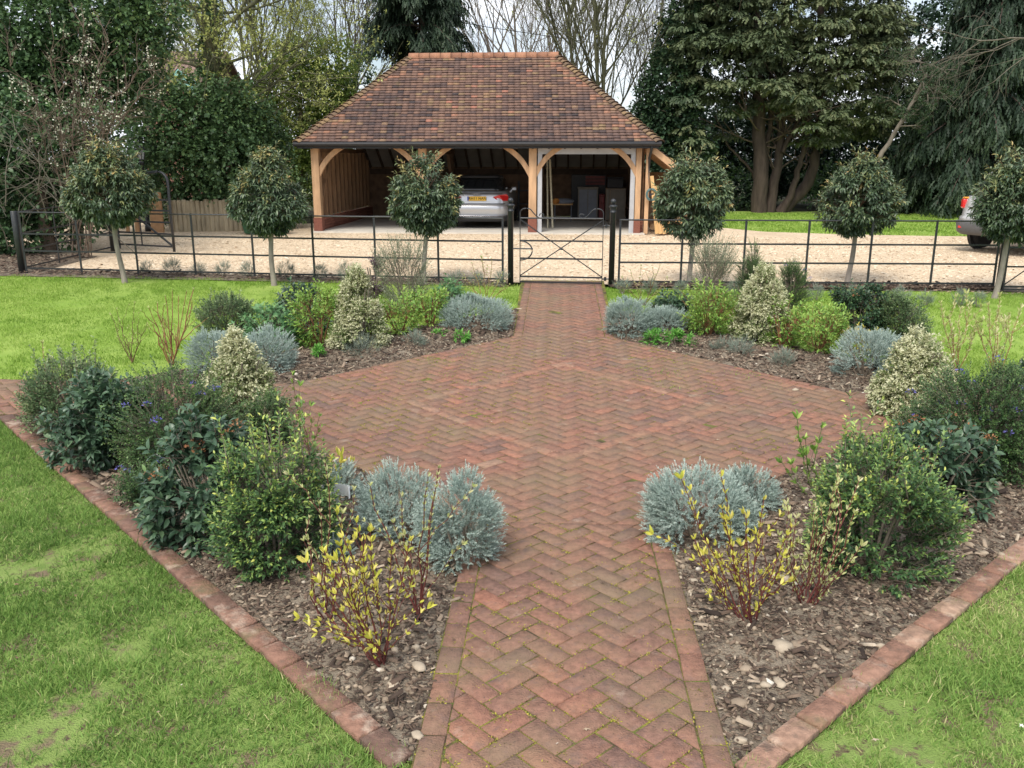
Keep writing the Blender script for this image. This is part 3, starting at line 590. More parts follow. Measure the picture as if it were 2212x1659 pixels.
blades('grass', [[W(-5.15, -.56), W(-.6, -4.95), W(-.6, -5.7), (-2.6, 2.2), (-5.8, 6.2)], [W(5.15, -.56), W(.6, -4.95), W(.6, -5.7), (2.7, 2.2), (4.6, 4.2)], [W(5.15, -.56), (4.6, 4.2), (2.7, 2.2), (9, 2.2), (9, 6.6)], [W(-5.15, -.56), (-5.8, 6.2), (-2.6, 2.2), (-8, 2.2), (-9, 7.3)]], [330000, 280000, 90000, 90000], .04, .0042, 'grass_near', 'mossy spring lawn grass beside the front beds', 5, AV, .75)
blades('grass', [[tuple(p[:2]) for p in gl] + [(24, 23), (16, 31), (8, 32), (6, 29)]], [90000], .05, .02, 'grass_back', 'short grass of the far lawn below the cypress', 8, (), .5)
blades('grass', [[W(-9, AW + .05), W(-HW, AW), W(-HW, 6.2), (FA[0], FA[1] - .2), (-9.5, 13)], [W(HW, AW), W(9.5, AW), (9, 13.4), W(HW, 6.1)]], [150000, 130000], .035, .007, 'grass_back', 'short bright mown grass between beds and estate fence', 6, [grow(BEDS[2], 1.02), grow(BEDS[3], 1.02)], .5)
# ------------------------------------------------------------------ planting
B1, B2 = 'in the bed holding the white plant label', 'in the bed holding two large stones'
B3, B4 = 'in the far bed towards the green bins', 'in the far bed towards the parked silver estate'
GS = 'silver leaved shrubs'
plant('silver', 994, 1205, 150, 1030, 'silver_shrub', 'frosted silver shrub bulging over the path edge nearest the brown bark tip', 'shrub', 101, GS)
plant('silver', 862, 1150, 150, 1012, 'silver_shrub', 'silver shrub behind red stemmed dogwoods, beside the white plant label', 'shrub', 102, GS)
plant('silver', 745, 1080, 60, 1000, 'silver_shrub', 'small silver shrub half hidden between green shrub and dogwood twigs', 'shrub', 103, GS)
plant('silver', 725, 1215, 55, 1165, 'silver_shrub', 'tiny silver tuft under the yellow budded dogwood stems', 'shrub', 104, GS)
plant('pitto', 602, 1218, 212, 935, 'green_shrub', 'large small-leaved green shrub with lime tips beside the white plant label', 'shrub', 105, 'small-leaved green shrubs', shoots=16, dens=1.25)
plant('vib', 455, 1150, 205, 915, 'evergreen_shrub', 'dark large-leaved shrub with rusty flower heads overhanging the worn brick edging', 'shrub', 106, 'large-leaved evergreen shrubs', flowers=('flower_rust', 26, .055))
plant('cean', 392, 1005, 220, 800, 'blue_flowered_shrub', 'dark fine-leaved shrub with few blue flowers between two large-leaved shrubs', 'shrub', 107, 'blue flowered shrubs', shoots=6, flowers=('flower_blue', 9, .045))
plant('cean', 320, 1075, 95, 1015, 'blue_flowered_shrub', 'low fine-leaved sprig with blue flowers close to the worn brick edging', 'shrub', 108, 'blue flowered shrubs', flowers=('flower_blue', 4, .04))
plant('vib', 240, 985, 195, 815, 'evergreen_shrub', 'dark glossy large-leaved shrub without flower heads near the side path', 'shrub', 109, 'large-leaved evergreen shrubs', dens=1.15)
plant('osman', 168, 925, 185, 775, 'green_shrub', 'grey green shrub with upright bare shoots beside the side path', 'shrub', 110, 'small-leaved green shrubs', shoots=14)
plant('varieg', 522, 915, 160, 718, 'variegated_shrub', 'cream variegated cone behind rusty flower heads of large-leaved shrub', 'shrub', 111, 'cream variegated cones')
plant('cean', 585, 960, 85, 855, 'blue_flowered_shrub', 'small dark fine-leaved shrub at foot of the cream cone beside paving', 'shrub', 112, 'blue flowered shrubs')
twigshrub(835, 1438, [(662, 1215), (700, 1190), (690, 1260), (735, 1180), (770, 1130), (800, 1150), (845, 1180), (885, 1170), (760, 1290), (720, 1250), (675, 1290)], 'dogwood', 'red stemmed dogwood with yellow buds at the point of the bed', 'shrub', 120, 'stem_red', 'bud_yellow', .04, 'red stemmed dogwoods', side=3, node=.042, buds=3)
twigshrub(905, 1335, [(948, 1012), (925, 1030), (935, 1080), (868, 1075), (850, 1130), (800, 1050), (880, 1180)], 'dogwood', 'tall dogwood whose dark stems rise against the silver shrub', 'shrub', 121, 'stem_red', 'bud_pale', .03, 'red stemmed dogwoods', side=1)
twigshrub(705, 1335, [(703, 1000), (668, 1120), (690, 1090), (740, 1110), (765, 1060), (660, 1200)], 'dogwood', 'dogwood with pale buds rising in front of the white plant label', 'shrub', 122, 'stem_red', 'bud_pale', .03, 'red stemmed dogwoods', side=1)
twigshrub(88, 895, [(92, 742), (75, 800), (105, 770), (96, 800)], 'dogwood', 'slim yellow budded twigs standing beside the brick side path', 'shrub', 123, 'stem_rust', 'bud_pale', .03, 'red stemmed dogwoods', side=1, node=.04)
twigshrub(668, 985, [(632, 812), (690, 900), (650, 880)], 'green_shoots', 'thin dark shoots with lime leaf tufts leaning over the paving', 'shrub', 124, 'stem_brown', 'leaf_lime', .05, side=2, node=.05)
twigshrub(700, 1075, [(735, 985), (760, 1000), (715, 1000)], 'yellow_shoots', 'drooping bright yellow leaf tufts just above the white plant label', 'shrub', 125, 'stem_green', 'bud_yellow', .075, side=1, node=.06)
# far bed towards the bins
GT = 'bare stemmed dogwoods'
twigshrub(370, 780, [(322, 665), (340, 655), (357, 640), (372, 628), (386, 640), (403, 630), (415, 648), (418, 625), (352, 690), (330, 700)], 'bare_dogwood', 'rust coloured fan of nearly bare stems against the bright lawn', 'shrub', 130, 'stem_rust', 'bud_pale', .022, GT, side=2, node=.075, buds=2, r0=.009)
twigshrub(285, 778, [(240, 680), (252, 668), (290, 655), (300, 690), (318, 700), (262, 705)], 'bare_dogwood', 'smaller sparse bare shrub next to the rust coloured fan of stems', 'shrub', 131, 'stem_brown', 'bud_pale', .022, GT, side=3, node=.075, buds=2)
plant('silver', 462, 800, 100, 715, 'silver_shrub', 'silver shrub directly behind the cream cone, on its lawn side', 'shrub', 132, GS)
plant('silver', 585, 800, 105, 715, 'silver_shrub', 'silver shrub behind the cream cone, on its paving side', 'shrub', 133, GS)
plant('osman', 492, 732, 115, 640, 'green_shrub', 'dark twiggy shrub on the lawn edge behind the silver shrubs', 'shrub', 134, 'small-leaved green shrubs', shoots=5)
plant('peony', 583, 742, 120, 672, 'peony', 'blue green peony with divided leaves behind the silver shrubs', 'plant', 135, 'peonies')
plant('vib', 652, 715, 100, 598, 'evergreen_shrub', 'dark upright large-leaved shrub behind the lime green shrub', 'shrub', 136, 'large-leaved evergreen shrubs', prof='col')
plant('lime', 692, 748, 110, 628, 'lime_shrub', 'lime green leafy shrub with tan stems hugging the variegated cone', 'shrub', 137, 'lime green leafy shrubs')
plant('varieg', 775, 752, 112, 567, 'variegated_shrub', 'tall cream variegated cone ' + B3, 'shrub', 138, 'cream variegated cones')
plant('purple', 808, 640, 42, 553, 'purple_shrub', 'small purple leaved shrub on the lawn behind the variegated cone', 'shrub', 139)
plant('olive', 878, 672, 112, 512, 'grey_shrub', 'tall wispy grey green shrub in front of the third standard tree', 'shrub', 140, 'wispy grey green shrubs', tall=.1)
plant('lime', 862, 725, 95, 642, 'lime_shrub', 'lime green shrub with pale arching stems below the wispy grey shrub', 'shrub', 141, 'lime green leafy shrubs')
plant('lime', 930, 708, 78, 625, 'lime_shrub', 'lime green shrub with tan stems next to the silver mound by the path', 'shrub', 142, 'lime green leafy shrubs', dens=.8)
plant('peony', 962, 672, 70, 612, 'peony', 'pale green leafy plant rising behind the silver mound by the path', 'plant', 143, 'peonies')
plant('silver', 1030, 705, 150, 645, 'silver_shrub', 'wide silver mound beside the path, towards the green bins', 'shrub', 144, GS)
twigshrub(1050, 652, [(1000, 590), (1020, 570), (1040, 556), (1062, 560), (1085, 590), (1100, 615), (1010, 620)], 'dogwood', 'yellow budded twigs at the gate end of the bed, beside a silver mound', 'shrub', 145, 'stem_rust', 'bud_pale', .03, 'red stemmed dogwoods', side=2)
plant('lav', 788, 765, 75, 732, 'lavender', 'grey lavender at the foot of the variegated cone', 'plant', 146, 'lavenders in the beds')
plant('lav', 896, 748, 46, 722, 'lavender', 'small grey lavender on bark chips below lime green stems', 'plant', 147, 'lavenders in the beds')
plant('peren', 948, 730, 30, 717, 'perennial', 'tiny green rosette on bark nearer the grey lavender', 'plant', 148, 'green perennials')
plant('peren', 992, 738, 34, 720, 'perennial', 'tiny green rosette on bark in front of the silver mound', 'plant', 149, 'green perennials')
plant('peren', 690, 778, 20, 752, 'seedling', 'lone lime seedling on bare bark beside the paving', 'plant', 150)
# far bed towards the estate car
plant('silver', 1358, 720, 95, 645, 'silver_shrub', 'tall grey silver mound touching the path edge near the path gate', 'shrub', 160, GS)
plant('silver', 1435, 715, 90, 665, 'silver_shrub', 'lower silver mound behind two bright green perennials', 'shrub', 161, GS)
twigshrub(1390, 655, [(1345, 600), (1362, 585), (1385, 575), (1410, 580), (1440, 600), (1425, 575)], 'dogwood', 'thin yellow budded twigs behind the tall grey silver mound', 'shrub', 162, 'stem_brown', 'bud_pale', .026, 'red stemmed dogwoods', side=2)
plant('vib', 1452, 692, 75, 635, 'evergreen_shrub', 'small dark leafy shrub between silver mound and lime green shrub', 'shrub', 163, 'large-leaved evergreen shrubs')
plant('lime', 1530, 722, 125, 618, 'lime_shrub', 'broad lime green shrub with tan stems under the wispy grey shrub', 'shrub', 164, 'lime green leafy shrubs', dens=1.2)
plant('olive', 1532, 668, 95, 520, 'grey_shrub', 'wispy grey shrub in front of the standard tree nearest the timber planks', 'shrub', 165, 'wispy grey green shrubs', tall=.1)
plant('yew', 1622, 665, 66, 527, 'upright_evergreen', 'upright yellow green spire rising behind the variegated cone', 'shrub', 166)
plant('varieg', 1642, 735, 118, 557, 'variegated_shrub', 'grey cream variegated cone ' + B4, 'shrub', 167, 'cream variegated cones')
plant('yew', 1707, 668, 62, 562, 'blue_spire', 'narrow dark spire with blue flowers standing against the lawn', 'shrub', 168, flowers=('flower_blue', 6, .04))
plant('lime', 1690, 748, 90, 650, 'lime_shrub', 'lime green shrub on the estate car side of the variegated cone', 'shrub', 169, 'lime green leafy shrubs')
plant('lime', 1765, 765, 115, 662, 'lime_shrub', 'lime green shrub beside the dark holly-like shrub', 'shrub', 170, 'lime green leafy shrubs', dens=1.1)
plant('holly', 1852, 725, 100, 602, 'holly_like_shrub', 'dark glossy holly-like shrub with one brown head, against the lawn', 'shrub', 171, flowers=('flower_rust', 2, .06))
plant('osman', 1938, 730, 108, 632, 'green_shrub', 'rounded grey green shrub behind the yellow flowering azalea', 'shrub', 172, 'small-leaved green shrubs')
plant('azalea', 1858, 762, 72, 702, 'azalea', 'small azalea with yellow and apricot leaves above a silver shrub', 'shrub', 173)
plant('silver', 1868, 815, 140, 715, 'silver_shrub', 'blue silver shrub at paving corner below the yellow azalea', 'shrub', 174, GS)
plant('peren', 1415, 740, 40, 718, 'perennial', 'smaller bright green perennial at paving edge by silver mound', 'plant', 175, 'green perennials')
plant('peren', 1464, 750, 68, 722, 'perennial', 'wider bright green perennial at paving edge by silver mound', 'plant', 176, 'green perennials')
plant('lav', 1562, 755, 44, 733, 'lavender', 'faded lavender on bark below the broad lime shrub', 'plant', 177, 'lavenders in the beds')
plant('lav', 1600, 768, 52, 738, 'lavender', 'blue grey lavender tuft on bark near the variegated cone foot', 'plant', 178, 'lavenders in the beds')
plant('lav', 1690, 792, 44, 760, 'lavender', 'brownish lavender tuft on bark close to the paving corner stones', 'plant', 179, 'lavenders in the beds')
# front bed with the stones
plant('varieg', 1972, 890, 158, 697, 'variegated_shrub', 'cream variegated cone beside blue flowered shrub, with a pale crooked top', 'shrub', 180, 'cream variegated cones')
twigshrub(2068, 800, [(2032, 655), (2050, 690), (2075, 670), (2098, 650), (2112, 700), (2060, 720)], 'dogwood', 'yellow budded dogwood on the lawn edge behind the variegated cone', 'shrub', 181, 'stem_rust', 'bud_pale', .055, 'red stemmed dogwoods', side=2)
twigshrub(2150, 808, [(2108, 690), (2135, 660), (2160, 640), (2180, 680), (2205, 665), (2150, 720)], 'dogwood', 'yellow budded dogwood behind the large blue flowered shrub', 'shrub', 182, 'stem_rust', 'bud_pale', .055, 'red stemmed dogwoods', side=2)
plant('cean', 2130, 1010, 270, 800, 'blue_flowered_shrub', 'large spreading dark shrub with many blue flowers behind pale brick edging', 'shrub', 183, 'blue flowered shrubs', shoots=10, flowers=('flower_blue', 18, .05), dens=1.2)
plant('cean', 2250, 960, 180, 800, 'blue_flowered_shrub', 'dark fine-leaved shrub cut by picture edge beside the blue flowered one', 'shrub', 184, 'blue flowered shrubs', shoots=4, flowers=('flower_blue', 5, .05))
plant('cean', 1985, 965, 90, 880, 'blue_flowered_shrub', 'small feathery shrub with one blue flower below the variegated cone', 'shrub', 185, 'blue flowered shrubs', flowers=('flower_blue', 2, .05))
plant('vib', 2012, 1095, 195, 915, 'evergreen_shrub', 'large-leaved shrub with rusty heads between green and blue flowered shrubs', 'shrub', 186, 'large-leaved evergreen shrubs', flowers=('flower_rust', 22, .055))
plant('pitto', 1880, 1225, 245, 945, 'green_shrub', 'large small-leaved green shrub behind dogwood, with the two large stones before it', 'shrub', 187, 'small-leaved green shrubs', shoots=14, dens=1.25)
twigshrub(1765, 1075, [(1690, 1000), (1740, 950), (1722, 905), (1775, 925)], 'green_shoots', 'thin shoots with palm-like lime leaf tufts reaching over the paving', 'shrub', 188, 'stem_green', 'leaf_lime', .06, side=2, node=.07)
plant('silver', 1505, 1160, 200, 1022, 'silver_shrub', 'wide silver blue shrub spilling over the path, behind red dogwood stems', 'shrub', 189, GS)
plant('silver', 1615, 1105, 120, 1025, 'silver_shrub', 'silver shrub on the paving edge beside lime leaf tufts', 'shrub', 190, GS)
twigshrub(1622, 1348, [(1472, 1035), (1558, 1030), (1500, 1165), (1560, 1100), (1612, 1120), (1650, 1080), (1600, 1180), (1690, 1200), (1545, 1240), (1660, 1230), (1580, 1200), (1710, 1140), (1520, 1200)], 'dogwood', 'red stemmed dogwood with yellow buds beside two large stones', 'shrub', 191, 'stem_red', 'bud_yellow', .04, 'red stemmed dogwoods', side=3, node=.042, buds=3)
twigshrub(1735, 1310, [(1855, 1040), (1845, 1110), (1800, 1100), (1760, 1110), (1720, 1120), (1700, 1090), (1860, 1180), (1780, 1160), (1690, 1170), (1830, 1200), (1740, 1200), (1800, 1060)], 'dogwood', 'yellow budded dogwood leaning against the large green shrub', 'shrub', 192, 'stem_red', 'bud_pale', .032, 'red stemmed dogwoods', side=3)
plant('vib', 2210, 835, 70, 782, 'evergreen_shrub', 'dark leafy shrub cut by the picture edge above the blue flowers', 'shrub', 193, 'large-leaved evergreen shrubs')
# lavender seedlings along the estate fence
ORD = 'first second third fourth fifth sixth seventh eighth ninth tenth eleventh twelfth thirteenth fourteenth fifteenth sixteenth seventeenth eighteenth nineteenth twentieth twenty-first'.split()
for i, x in enumerate([318, 372, 428, 482, 540, 618, 690, 750, 985, 1030, 1082, 1345, 1402, 1470, 1590, 1762, 1838, 1945, 2000, 2072, 2112]):
    yb = 588 + (x - 318) * .038 + (0 if x < 1200 else 3); q = P(x, yb)
    plant('lav', x, yb, 26 + (i * 7) % 10, yb - 24 - (i * 5) % 9, 'lavender', f'{ORD[i]} small lavender under the estate fence, counting from the corner post', 'plant', 300 + i, 'lavenders along the estate fence')
# plant label, stones, stick
pmat('label_white', (.78, .79, .8), .45, .05)
b = P(730, 1185); t = thing('plant_label', 'curved white plastic plant label among silver and green shrubs', 'plant label', b)
m = MB(); yy = [(.09 * math.cos(a), .05 * math.sin(a)) for a in np.linspace(-.3, 3.6, 12)]
for i in range(11):
    (x0, y0), (x1, y1) = yy[i], yy[i + 1]; m.add([(x0, y0, .21), (x1, y1, .21), (x1, y1, .28), (x0, y0, .28)], [(0, 1, 2, 3)])
m.add([(-.012, .05, -.3), (.012, .05, -.3), (.012, .05, .24), (-.012, .05, .24)], [(0, 1, 2, 3)])
o = m.build('tag', 'label_white', t); lz = PZ(718, 1064, b[1])[2] - b[2] - .245; o.location = (0, 0, max(lz, 0)); so = o.modifiers.new('thick', 'SOLIDIFY'); so.thickness = .002
def stone(px, py, sz, label, seed, tint, flat=.6, asp=1.):
    r = np.random.RandomState(seed); f = wob(seed, 1.7); f2 = wob(seed + 1, 5); V = IV3 * (1 + .30 * f(IV3 * 1.) + .2 * f2(IV3))[:, None] * np.array([sz * asp, sz, sz * flat]) / 2; a = r.uniform(0, 3); R = np.array([[math.cos(a), -math.sin(a), 0], [math.sin(a), math.cos(a), 0], [0, 0, 1]])
    p = P(px, py); p[2] = max([p[2]] + [float(h(np.array(p[0]), np.array(p[1]))) for b, h in zip(BEDS, HG) if inside(b, np.array(p[0]), np.array(p[1]))]); o = npmesh('stone', V @ R.T, [IF3], 'stone_mat', None, np.full(len(V), tint)); o.location = p + np.array([0, 0, sz * flat * .14]); tag(o, label, 'stone', 'larger stones lying in the beds')
stone(1692, 1412, .085, 'big angular cream flint beside a rounded tan cobble', 1, .7, .75)
stone(1722, 1404, .07, 'rounded tan cobble touching the big angular cream flint', 2, .35, .8)
stone(1685, 1480, .06, 'white flat flint between dogwood and pale brick edging', 3, .7, .45, 1.3)
stone(1612, 1452, .05, 'tan elongated stone on bark halfway along the path edge', 4, .5, .5, 1.4)
stone(1650, 1490, .05, 'pale round stone near the white flat flint', 5, .7, .6)
stone(1590, 1395, .036, 'small white stone under the red dogwood near path', 6, .7, .7)
stone(1597, 1520, .06, 'brown flat stone in the narrow point of the bed', 7, .3, .5, 1.3)
stone(1600, 1598, .045, 'pale stone wedged at the tip where edging meets path', 8, .7, .5, 1.4)
stone(898, 1400, .045, 'white flint beside path, level with the dogwood foot', 9, .7, .8)
stone(905, 1440, .05, 'grey white long flint with grass sprouting beside it', 10, .7, .5, 1.6)
stone(850, 1478, .045, 'cream stone on bare soil below the dogwood foot', 11, .7, .6)
stone(805, 1372, .035, 'small tan stone among chips behind the dogwood foot', 12, .4, .7)
stone(903, 1590, .045, 'cream flint at the very tip of the bed by the path', 13, .7, .55, 1.4)
stone(2125, 1195, .05, 'buff stone on bare soil in front of the blue flowered shrub', 14, .6, .6)
stone(2165, 1200, .036, 'small buff stone near the pale edging and blue flowered shrub', 15, .6, .7)
stone(2098, 1180, .055, 'tan cobble below the large-leaved shrub on bare soil', 16, .5, .6)
stone(1718, 842, .06, 'white flint near the paving corner by silver shrub', 17, .7, .5, 1.3)
stone(615, 1404, .04, 'dark brown lump sitting on the worn brick edging', 18, .0, .6, 1.5)
# ------------------------------------------------------------------ standard trees
def standard(bx, by, cx, y0, y1, wpx, label, seed, warm=0., pf='top'):
    rng = np.random.RandomState(seed); b = P(bx, by); s = mpp(b); t = thing('standard_tree', label, 'tree', b, 'clipped standard trees on the lawn')
    top = PZ(cx, y0, b[1]) - b; bot = PZ(cx, y1, b[1]) - b; w_ = wpx * s; h_ = top[2] - bot[2]; cxo = bot[0]
    f = np.linspace(0, 1, 9); pts = np.stack([cxo * f + .012 * np.sin(f * 7 + seed), .012 * np.cos(f * 5 + seed), -.05 + (bot[2] + .2 * h_ + .05) * f], 1)
    V, Fs = tubes(pts[None], (np.interp(f, [0, .1, 1], [.052, .043, .032]))[None], 10); tr = NB(); tr.add(V, Fs); to = tr.build('trunk', 'trunk_smooth', t, True)
    sb = NB(); nb = NB(); K = 24; a = rng.uniform(0, 6.28, K); hz = rng.uniform(.15, .85, K); rr = PROF[pf](hz) * w_ * .42
    e = np.stack([cxo + rr * np.cos(a), rr * np.sin(a), bot[2] + hz * h_], 1); st = np.stack([np.full(K, cxo), 0 * a, bot[2] + h_ * np.clip(hz - .3, .02, 1)], 1)
    V, Fs = tubes(np.stack([st, (st + e) / 2 + np.array([0, 0, .03]), e], 1), np.full((K, 3), .013) * np.array([1, .7, .4]), 4); sb.add(V, Fs)
    n = int(640 * w_ * h_)
    p, o, lv = shell(rng, n, pf, w_ * .82, h_ * .93, 40, w_ * .14, .34)
    d = nrm(o + rdir(rng, n) * .55 + np.array([0, 0, .25])); hh = p[:, 2] / h_; p = p + np.array([cxo, 0, bot[2]])
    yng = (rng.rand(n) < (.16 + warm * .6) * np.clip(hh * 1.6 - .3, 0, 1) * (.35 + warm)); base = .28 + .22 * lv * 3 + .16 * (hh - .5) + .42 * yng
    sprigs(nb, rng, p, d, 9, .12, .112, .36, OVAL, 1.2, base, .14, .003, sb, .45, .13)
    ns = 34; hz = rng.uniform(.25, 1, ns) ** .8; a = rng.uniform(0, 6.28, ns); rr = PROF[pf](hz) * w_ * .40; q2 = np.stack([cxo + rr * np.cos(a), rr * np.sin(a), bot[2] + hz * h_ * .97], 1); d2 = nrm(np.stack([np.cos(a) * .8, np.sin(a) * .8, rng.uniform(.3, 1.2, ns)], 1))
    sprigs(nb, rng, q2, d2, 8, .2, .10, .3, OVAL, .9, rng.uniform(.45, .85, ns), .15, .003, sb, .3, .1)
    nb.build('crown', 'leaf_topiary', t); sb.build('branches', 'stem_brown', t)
pmat('trunk_smooth', (.27, .235, .20), .8, .3, 14, .3, 60, stretch=(1, 1, .25))
standard(268, 607, 242, 300, 476, 186, 'bronze tinted standard tree in front of the field gate', 1, .5, 'topc')
standard(591, 612, 584, 318, 494, 166, 'standard tree in front of the green bins and log palisade', 2, .25, 'topc')
standard(916, 608, 920, 330, 498, 158, 'standard tree hiding half of the silver car in the cart lodge', 3)
standard(1490, 612, 1495, 325, 510, 164, 'standard tree beside the log lean-to of the cart lodge', 4)
standard(1831, 610, 1852, 328, 495, 178, 'standard tree with leaning trunk in front of the multi-stemmed cypress lawn', 5, .1, 'topc')
standard(2150, 640, 2180, 318, 516, 168, 'standard tree partly covering the parked silver estate car', 6)
# ------------------------------------------------------------------ estate fence and gates
pmat('iron_black', (.022, .024, .027), .42, .25, 30, .15, 90, spec=.5)
def rails(m, a, b, zs, r=.011):
    a, b = np.array(a), np.array(b)
    for i, z in enumerate(zs):
        if i == len(zs) - 1: m.tube([a + [0, 0, z], (a + b) / 2 + [0, 0, z], b + [0, 0, z]], .0125, 8)
        else: m.beam(a + [0, 0, z], b + [0, 0, z], .012, .028)
def upright(a, h, wd=.034, th=.012, ang=0., r=None):
    m = MB(); m.box((a[0], a[1], a[2] + h / 2 - .05), (th, wd, h + .1), ang)
    return m
FH = PZ(1210, 472, FB[1])[2] - P(1210, 612)[2]
ZS = [FH * f for f in (.065, .36, .645, 1.0)]
def fence(a, b, n, label, name='estate_fence'):
    t = thing(name, label, 'fence', (0, 0, 0), 'black iron estate fences'); ang = math.atan2(b[1] - a[1], b[0] - a[0]); m = MB(); rails(m, a, b, ZS); m.build('rails', 'iron_black', t)
    for i in range(n + 1):
        q = np.array(a) + (np.array(b) - np.array(a)) * i / n; q[2] = G(q[1]); upright(q, FH + .015, .012, .034, ang).build('upright', 'iron_black', t)
    return t
def ironpost(p, h, r, label, ball=True, name='iron_post'):
    t = thing(name, label, 'post', p, 'black iron posts'); m = MB()
    m.lathe([(r, -.1), (r, h - .17), (r * 1.12, h - .165), (r * 1.12, h - .15), (r, h - .145), (r * 1.02, h - .11), (r * 1.3, h - .085), (r * 1.45, h - .07), (r * 1.45, h - .06), (r * .7, h - .045), (r * .5, h - .035)] if ball else [(r, -.1), (r, h - .01), (r * .85, h)], n=18)
    m.build('shaft', 'iron_black', t, True)
    if ball:
        k = MB(); R = r * .98; k.lathe([(max(.002, R * math.sin(a)), h + .005 - R * math.cos(a)) for a in np.linspace(.25, math.pi, 12)], n=18); k.build('finial', 'iron_black', t, True)
    return t
PH = PZ(1103, 434, FB[1])[2] - FB[2]
ironpost(FB, PH, .046, 'ball topped black gate post on the car side of the gate'); ironpost(FC, PH, .046, 'ball topped black gate post holding the gate hinges')
ironpost(FA, FH + .02, .055, 'plain black corner post where two estate fence runs meet', False)
q = P(2157, 622); ironpost(q, FH + .02, .05, 'plain black post beside the trunk nearest the estate car', False)
dirF = nrm(FB - FA); a_ = FA + dirF * .09; b_ = FB - dirF * .13; fence(a_, b_, 8, 'estate fence run from the corner post to the path gate')
dirF2 = nrm(FD - FC); fence(FC + dirF2 * .12, FD - dirF2 * .04, 6, 'estate fence run from the path gate to the post by the estate car')
SD = [P(114, 566), P(183, 551), P(248, 539)]
fence(FA + np.array([.02, .1, 0]), SD[2], 3, 'estate fence return running back from corner post to field gate')
gp = MB(); t = thing('field_gate_post', 'thick black post with diagonal stay at the open field gate', 'post', SD[2], 'black iron posts')
gp.lathe([(.085, -.1), (.085, FH + .1), (.07, FH + .13), (.01, FH + .15)], n=16); gp.build('shaft', 'iron_black', t, True)
gp = MB(); gp.tube([(-.05, 0, FH * .85), (-1.15, -.25, .25)], .02, 8); gp.build('stay', 'iron_black', t)
# wrought path gate
gA = FB + nrm(FC - FB) * .155; gB = FC - nrm(FC - FB) * .15; gw = np.linalg.norm((gB - gA)[:2]); ga = math.atan2(gB[1] - gA[1], gB[0] - gA[0])
t = thing('path_gate', 'black wrought iron path gate with crossed braces and scrolled top', 'gate', gA, None, ga)
z0, z1 = .03, FH + .02; m = MB()
for x in (0, gw): m = MB(); m.beam((x, 0, z0 - .02), (x, 0, z1 + .09), .03, .012, (1, 0, 0)); m.build('stile', 'iron_black', t)
m = MB()
for f in (.0, .085, .37, .645): m.beam((0, 0, z0 + (z1 - z0) * f), (gw, 0, z0 + (z1 - z0) * f), .012, .026)
m.tube([(0, 0, z1 - .01), (gw / 2, 0, z1 - .01), (gw, 0, z1 - .01)], .0125, 8); m.build('rails', 'iron_black', t)
m = MB(); zc = z0 + (z1 - z0) * .52
m.beam((0, .014, z0 + .1), (gw, .014, z1 - .03), .01, .016); m.beam((0, -.014, z1 - .03), (gw, -.014, z0 + .1), .01, .016); m.lathe([(.03, -.012), (.036, 0), (.03, .012)], (gw / 2, 0, zc)); m.build('cross_brace', 'iron_black', t)
for s_ in (1, -1):
    m = MB(); x0 = 0 if s_ > 0 else gw; pts = []
    for a in np.linspace(math.pi, .35, 12): pts.append((x0 + s_ * (.10 + .10 * math.cos(a)), 0, z1 + .07 + .075 * math.sin(a)))
    for f in np.linspace(.15, 1, 8): pts.append((x0 + s_ * (.195 + .13 * f), 0, z1 + .095 - .105 * math.sin(f * 1.4)))
    for a in np.linspace(-1.5, 3.2, 12): pts.append((x0 + s_ * (.345 + .035 * math.cos(a)), 0, z1 + .03 + .033 * math.sin(a)))
    m.tube(pts, .009, 8); m.build('scroll', 'iron_black', t, True)
m = MB(); m.tube([(.0 + .20 * math.sin(a), -.01, z0 + (z1 - z0) * .52 - .03 + .155 * math.cos(a)) for a in np.linspace(.0, math.pi, 14)], .011, 8); m.build('latch_bow', 'iron_black', t, True)
m = MB(); m.tube([(-.12, -.01, zc), (.0, -.01, zc), (.21, -.01, zc)], .012, 8); m.build('latch', 'iron_black', t)
for z in (z0 + .07, z1 - .12):
    m = MB(); m.tube([(gw, 0, z), (gw + .07, 0, z), (gw + .11, 0, z)], .012, 8); m.lathe([(.02, -.03), (.02, .03)], (gw + .05, 0, z), 10); m.build('hinge', 'iron_black', t)
# field gate leaf, standing open
e = P(377, 546); fa, fb = SD[2] + np.array([.1, 0, 0]), e; L = np.linalg.norm((fb - fa)[:2]); t = thing('field_gate', 'black iron field gate standing open with tall curved heel', 'gate', fa, None, math.atan2(fb[1] - fa[1], fb[0] - fa[0]))
hz_ = PZ(362, 384, e[1])[2] - e[2]; m = MB()
for z in (.12, .38, .62, .86, 1.08): m.beam((0, 0, z), (L, 0, z), .012, .035)
m.build('bars', 'iron_black', t); m = MB(); m.tube([(L, 0, .02), (L, 0, hz_ * .6), (L, 0, hz_ - .1)] + [(L - .25 + .25 * math.cos(a), 0, hz_ - .1 + .22 * math.sin(a)) for a in np.linspace(.3, 1.6, 6)] + [(L - .6, 0, hz_ + .08)], .028, 8); m.build('heel', 'iron_black', t, True)
m = MB(); m.beam((.02, 0, .02), (.02, 0, 1.12), .03, .04, (0, 1, 0)); m.build('toe_stile', 'iron_black', t); m = MB(); m.beam((.05, .02, 1.05), (L, .02, .1), .03, .035); m.build('diagonal', 'iron_black', t)
m = MB(); m.beam((L * .45, -.02, .12), (L * .45, -.02, 1.08), .012, .03, (0, 1, 0)); m.build('upright', 'iron_black', t)
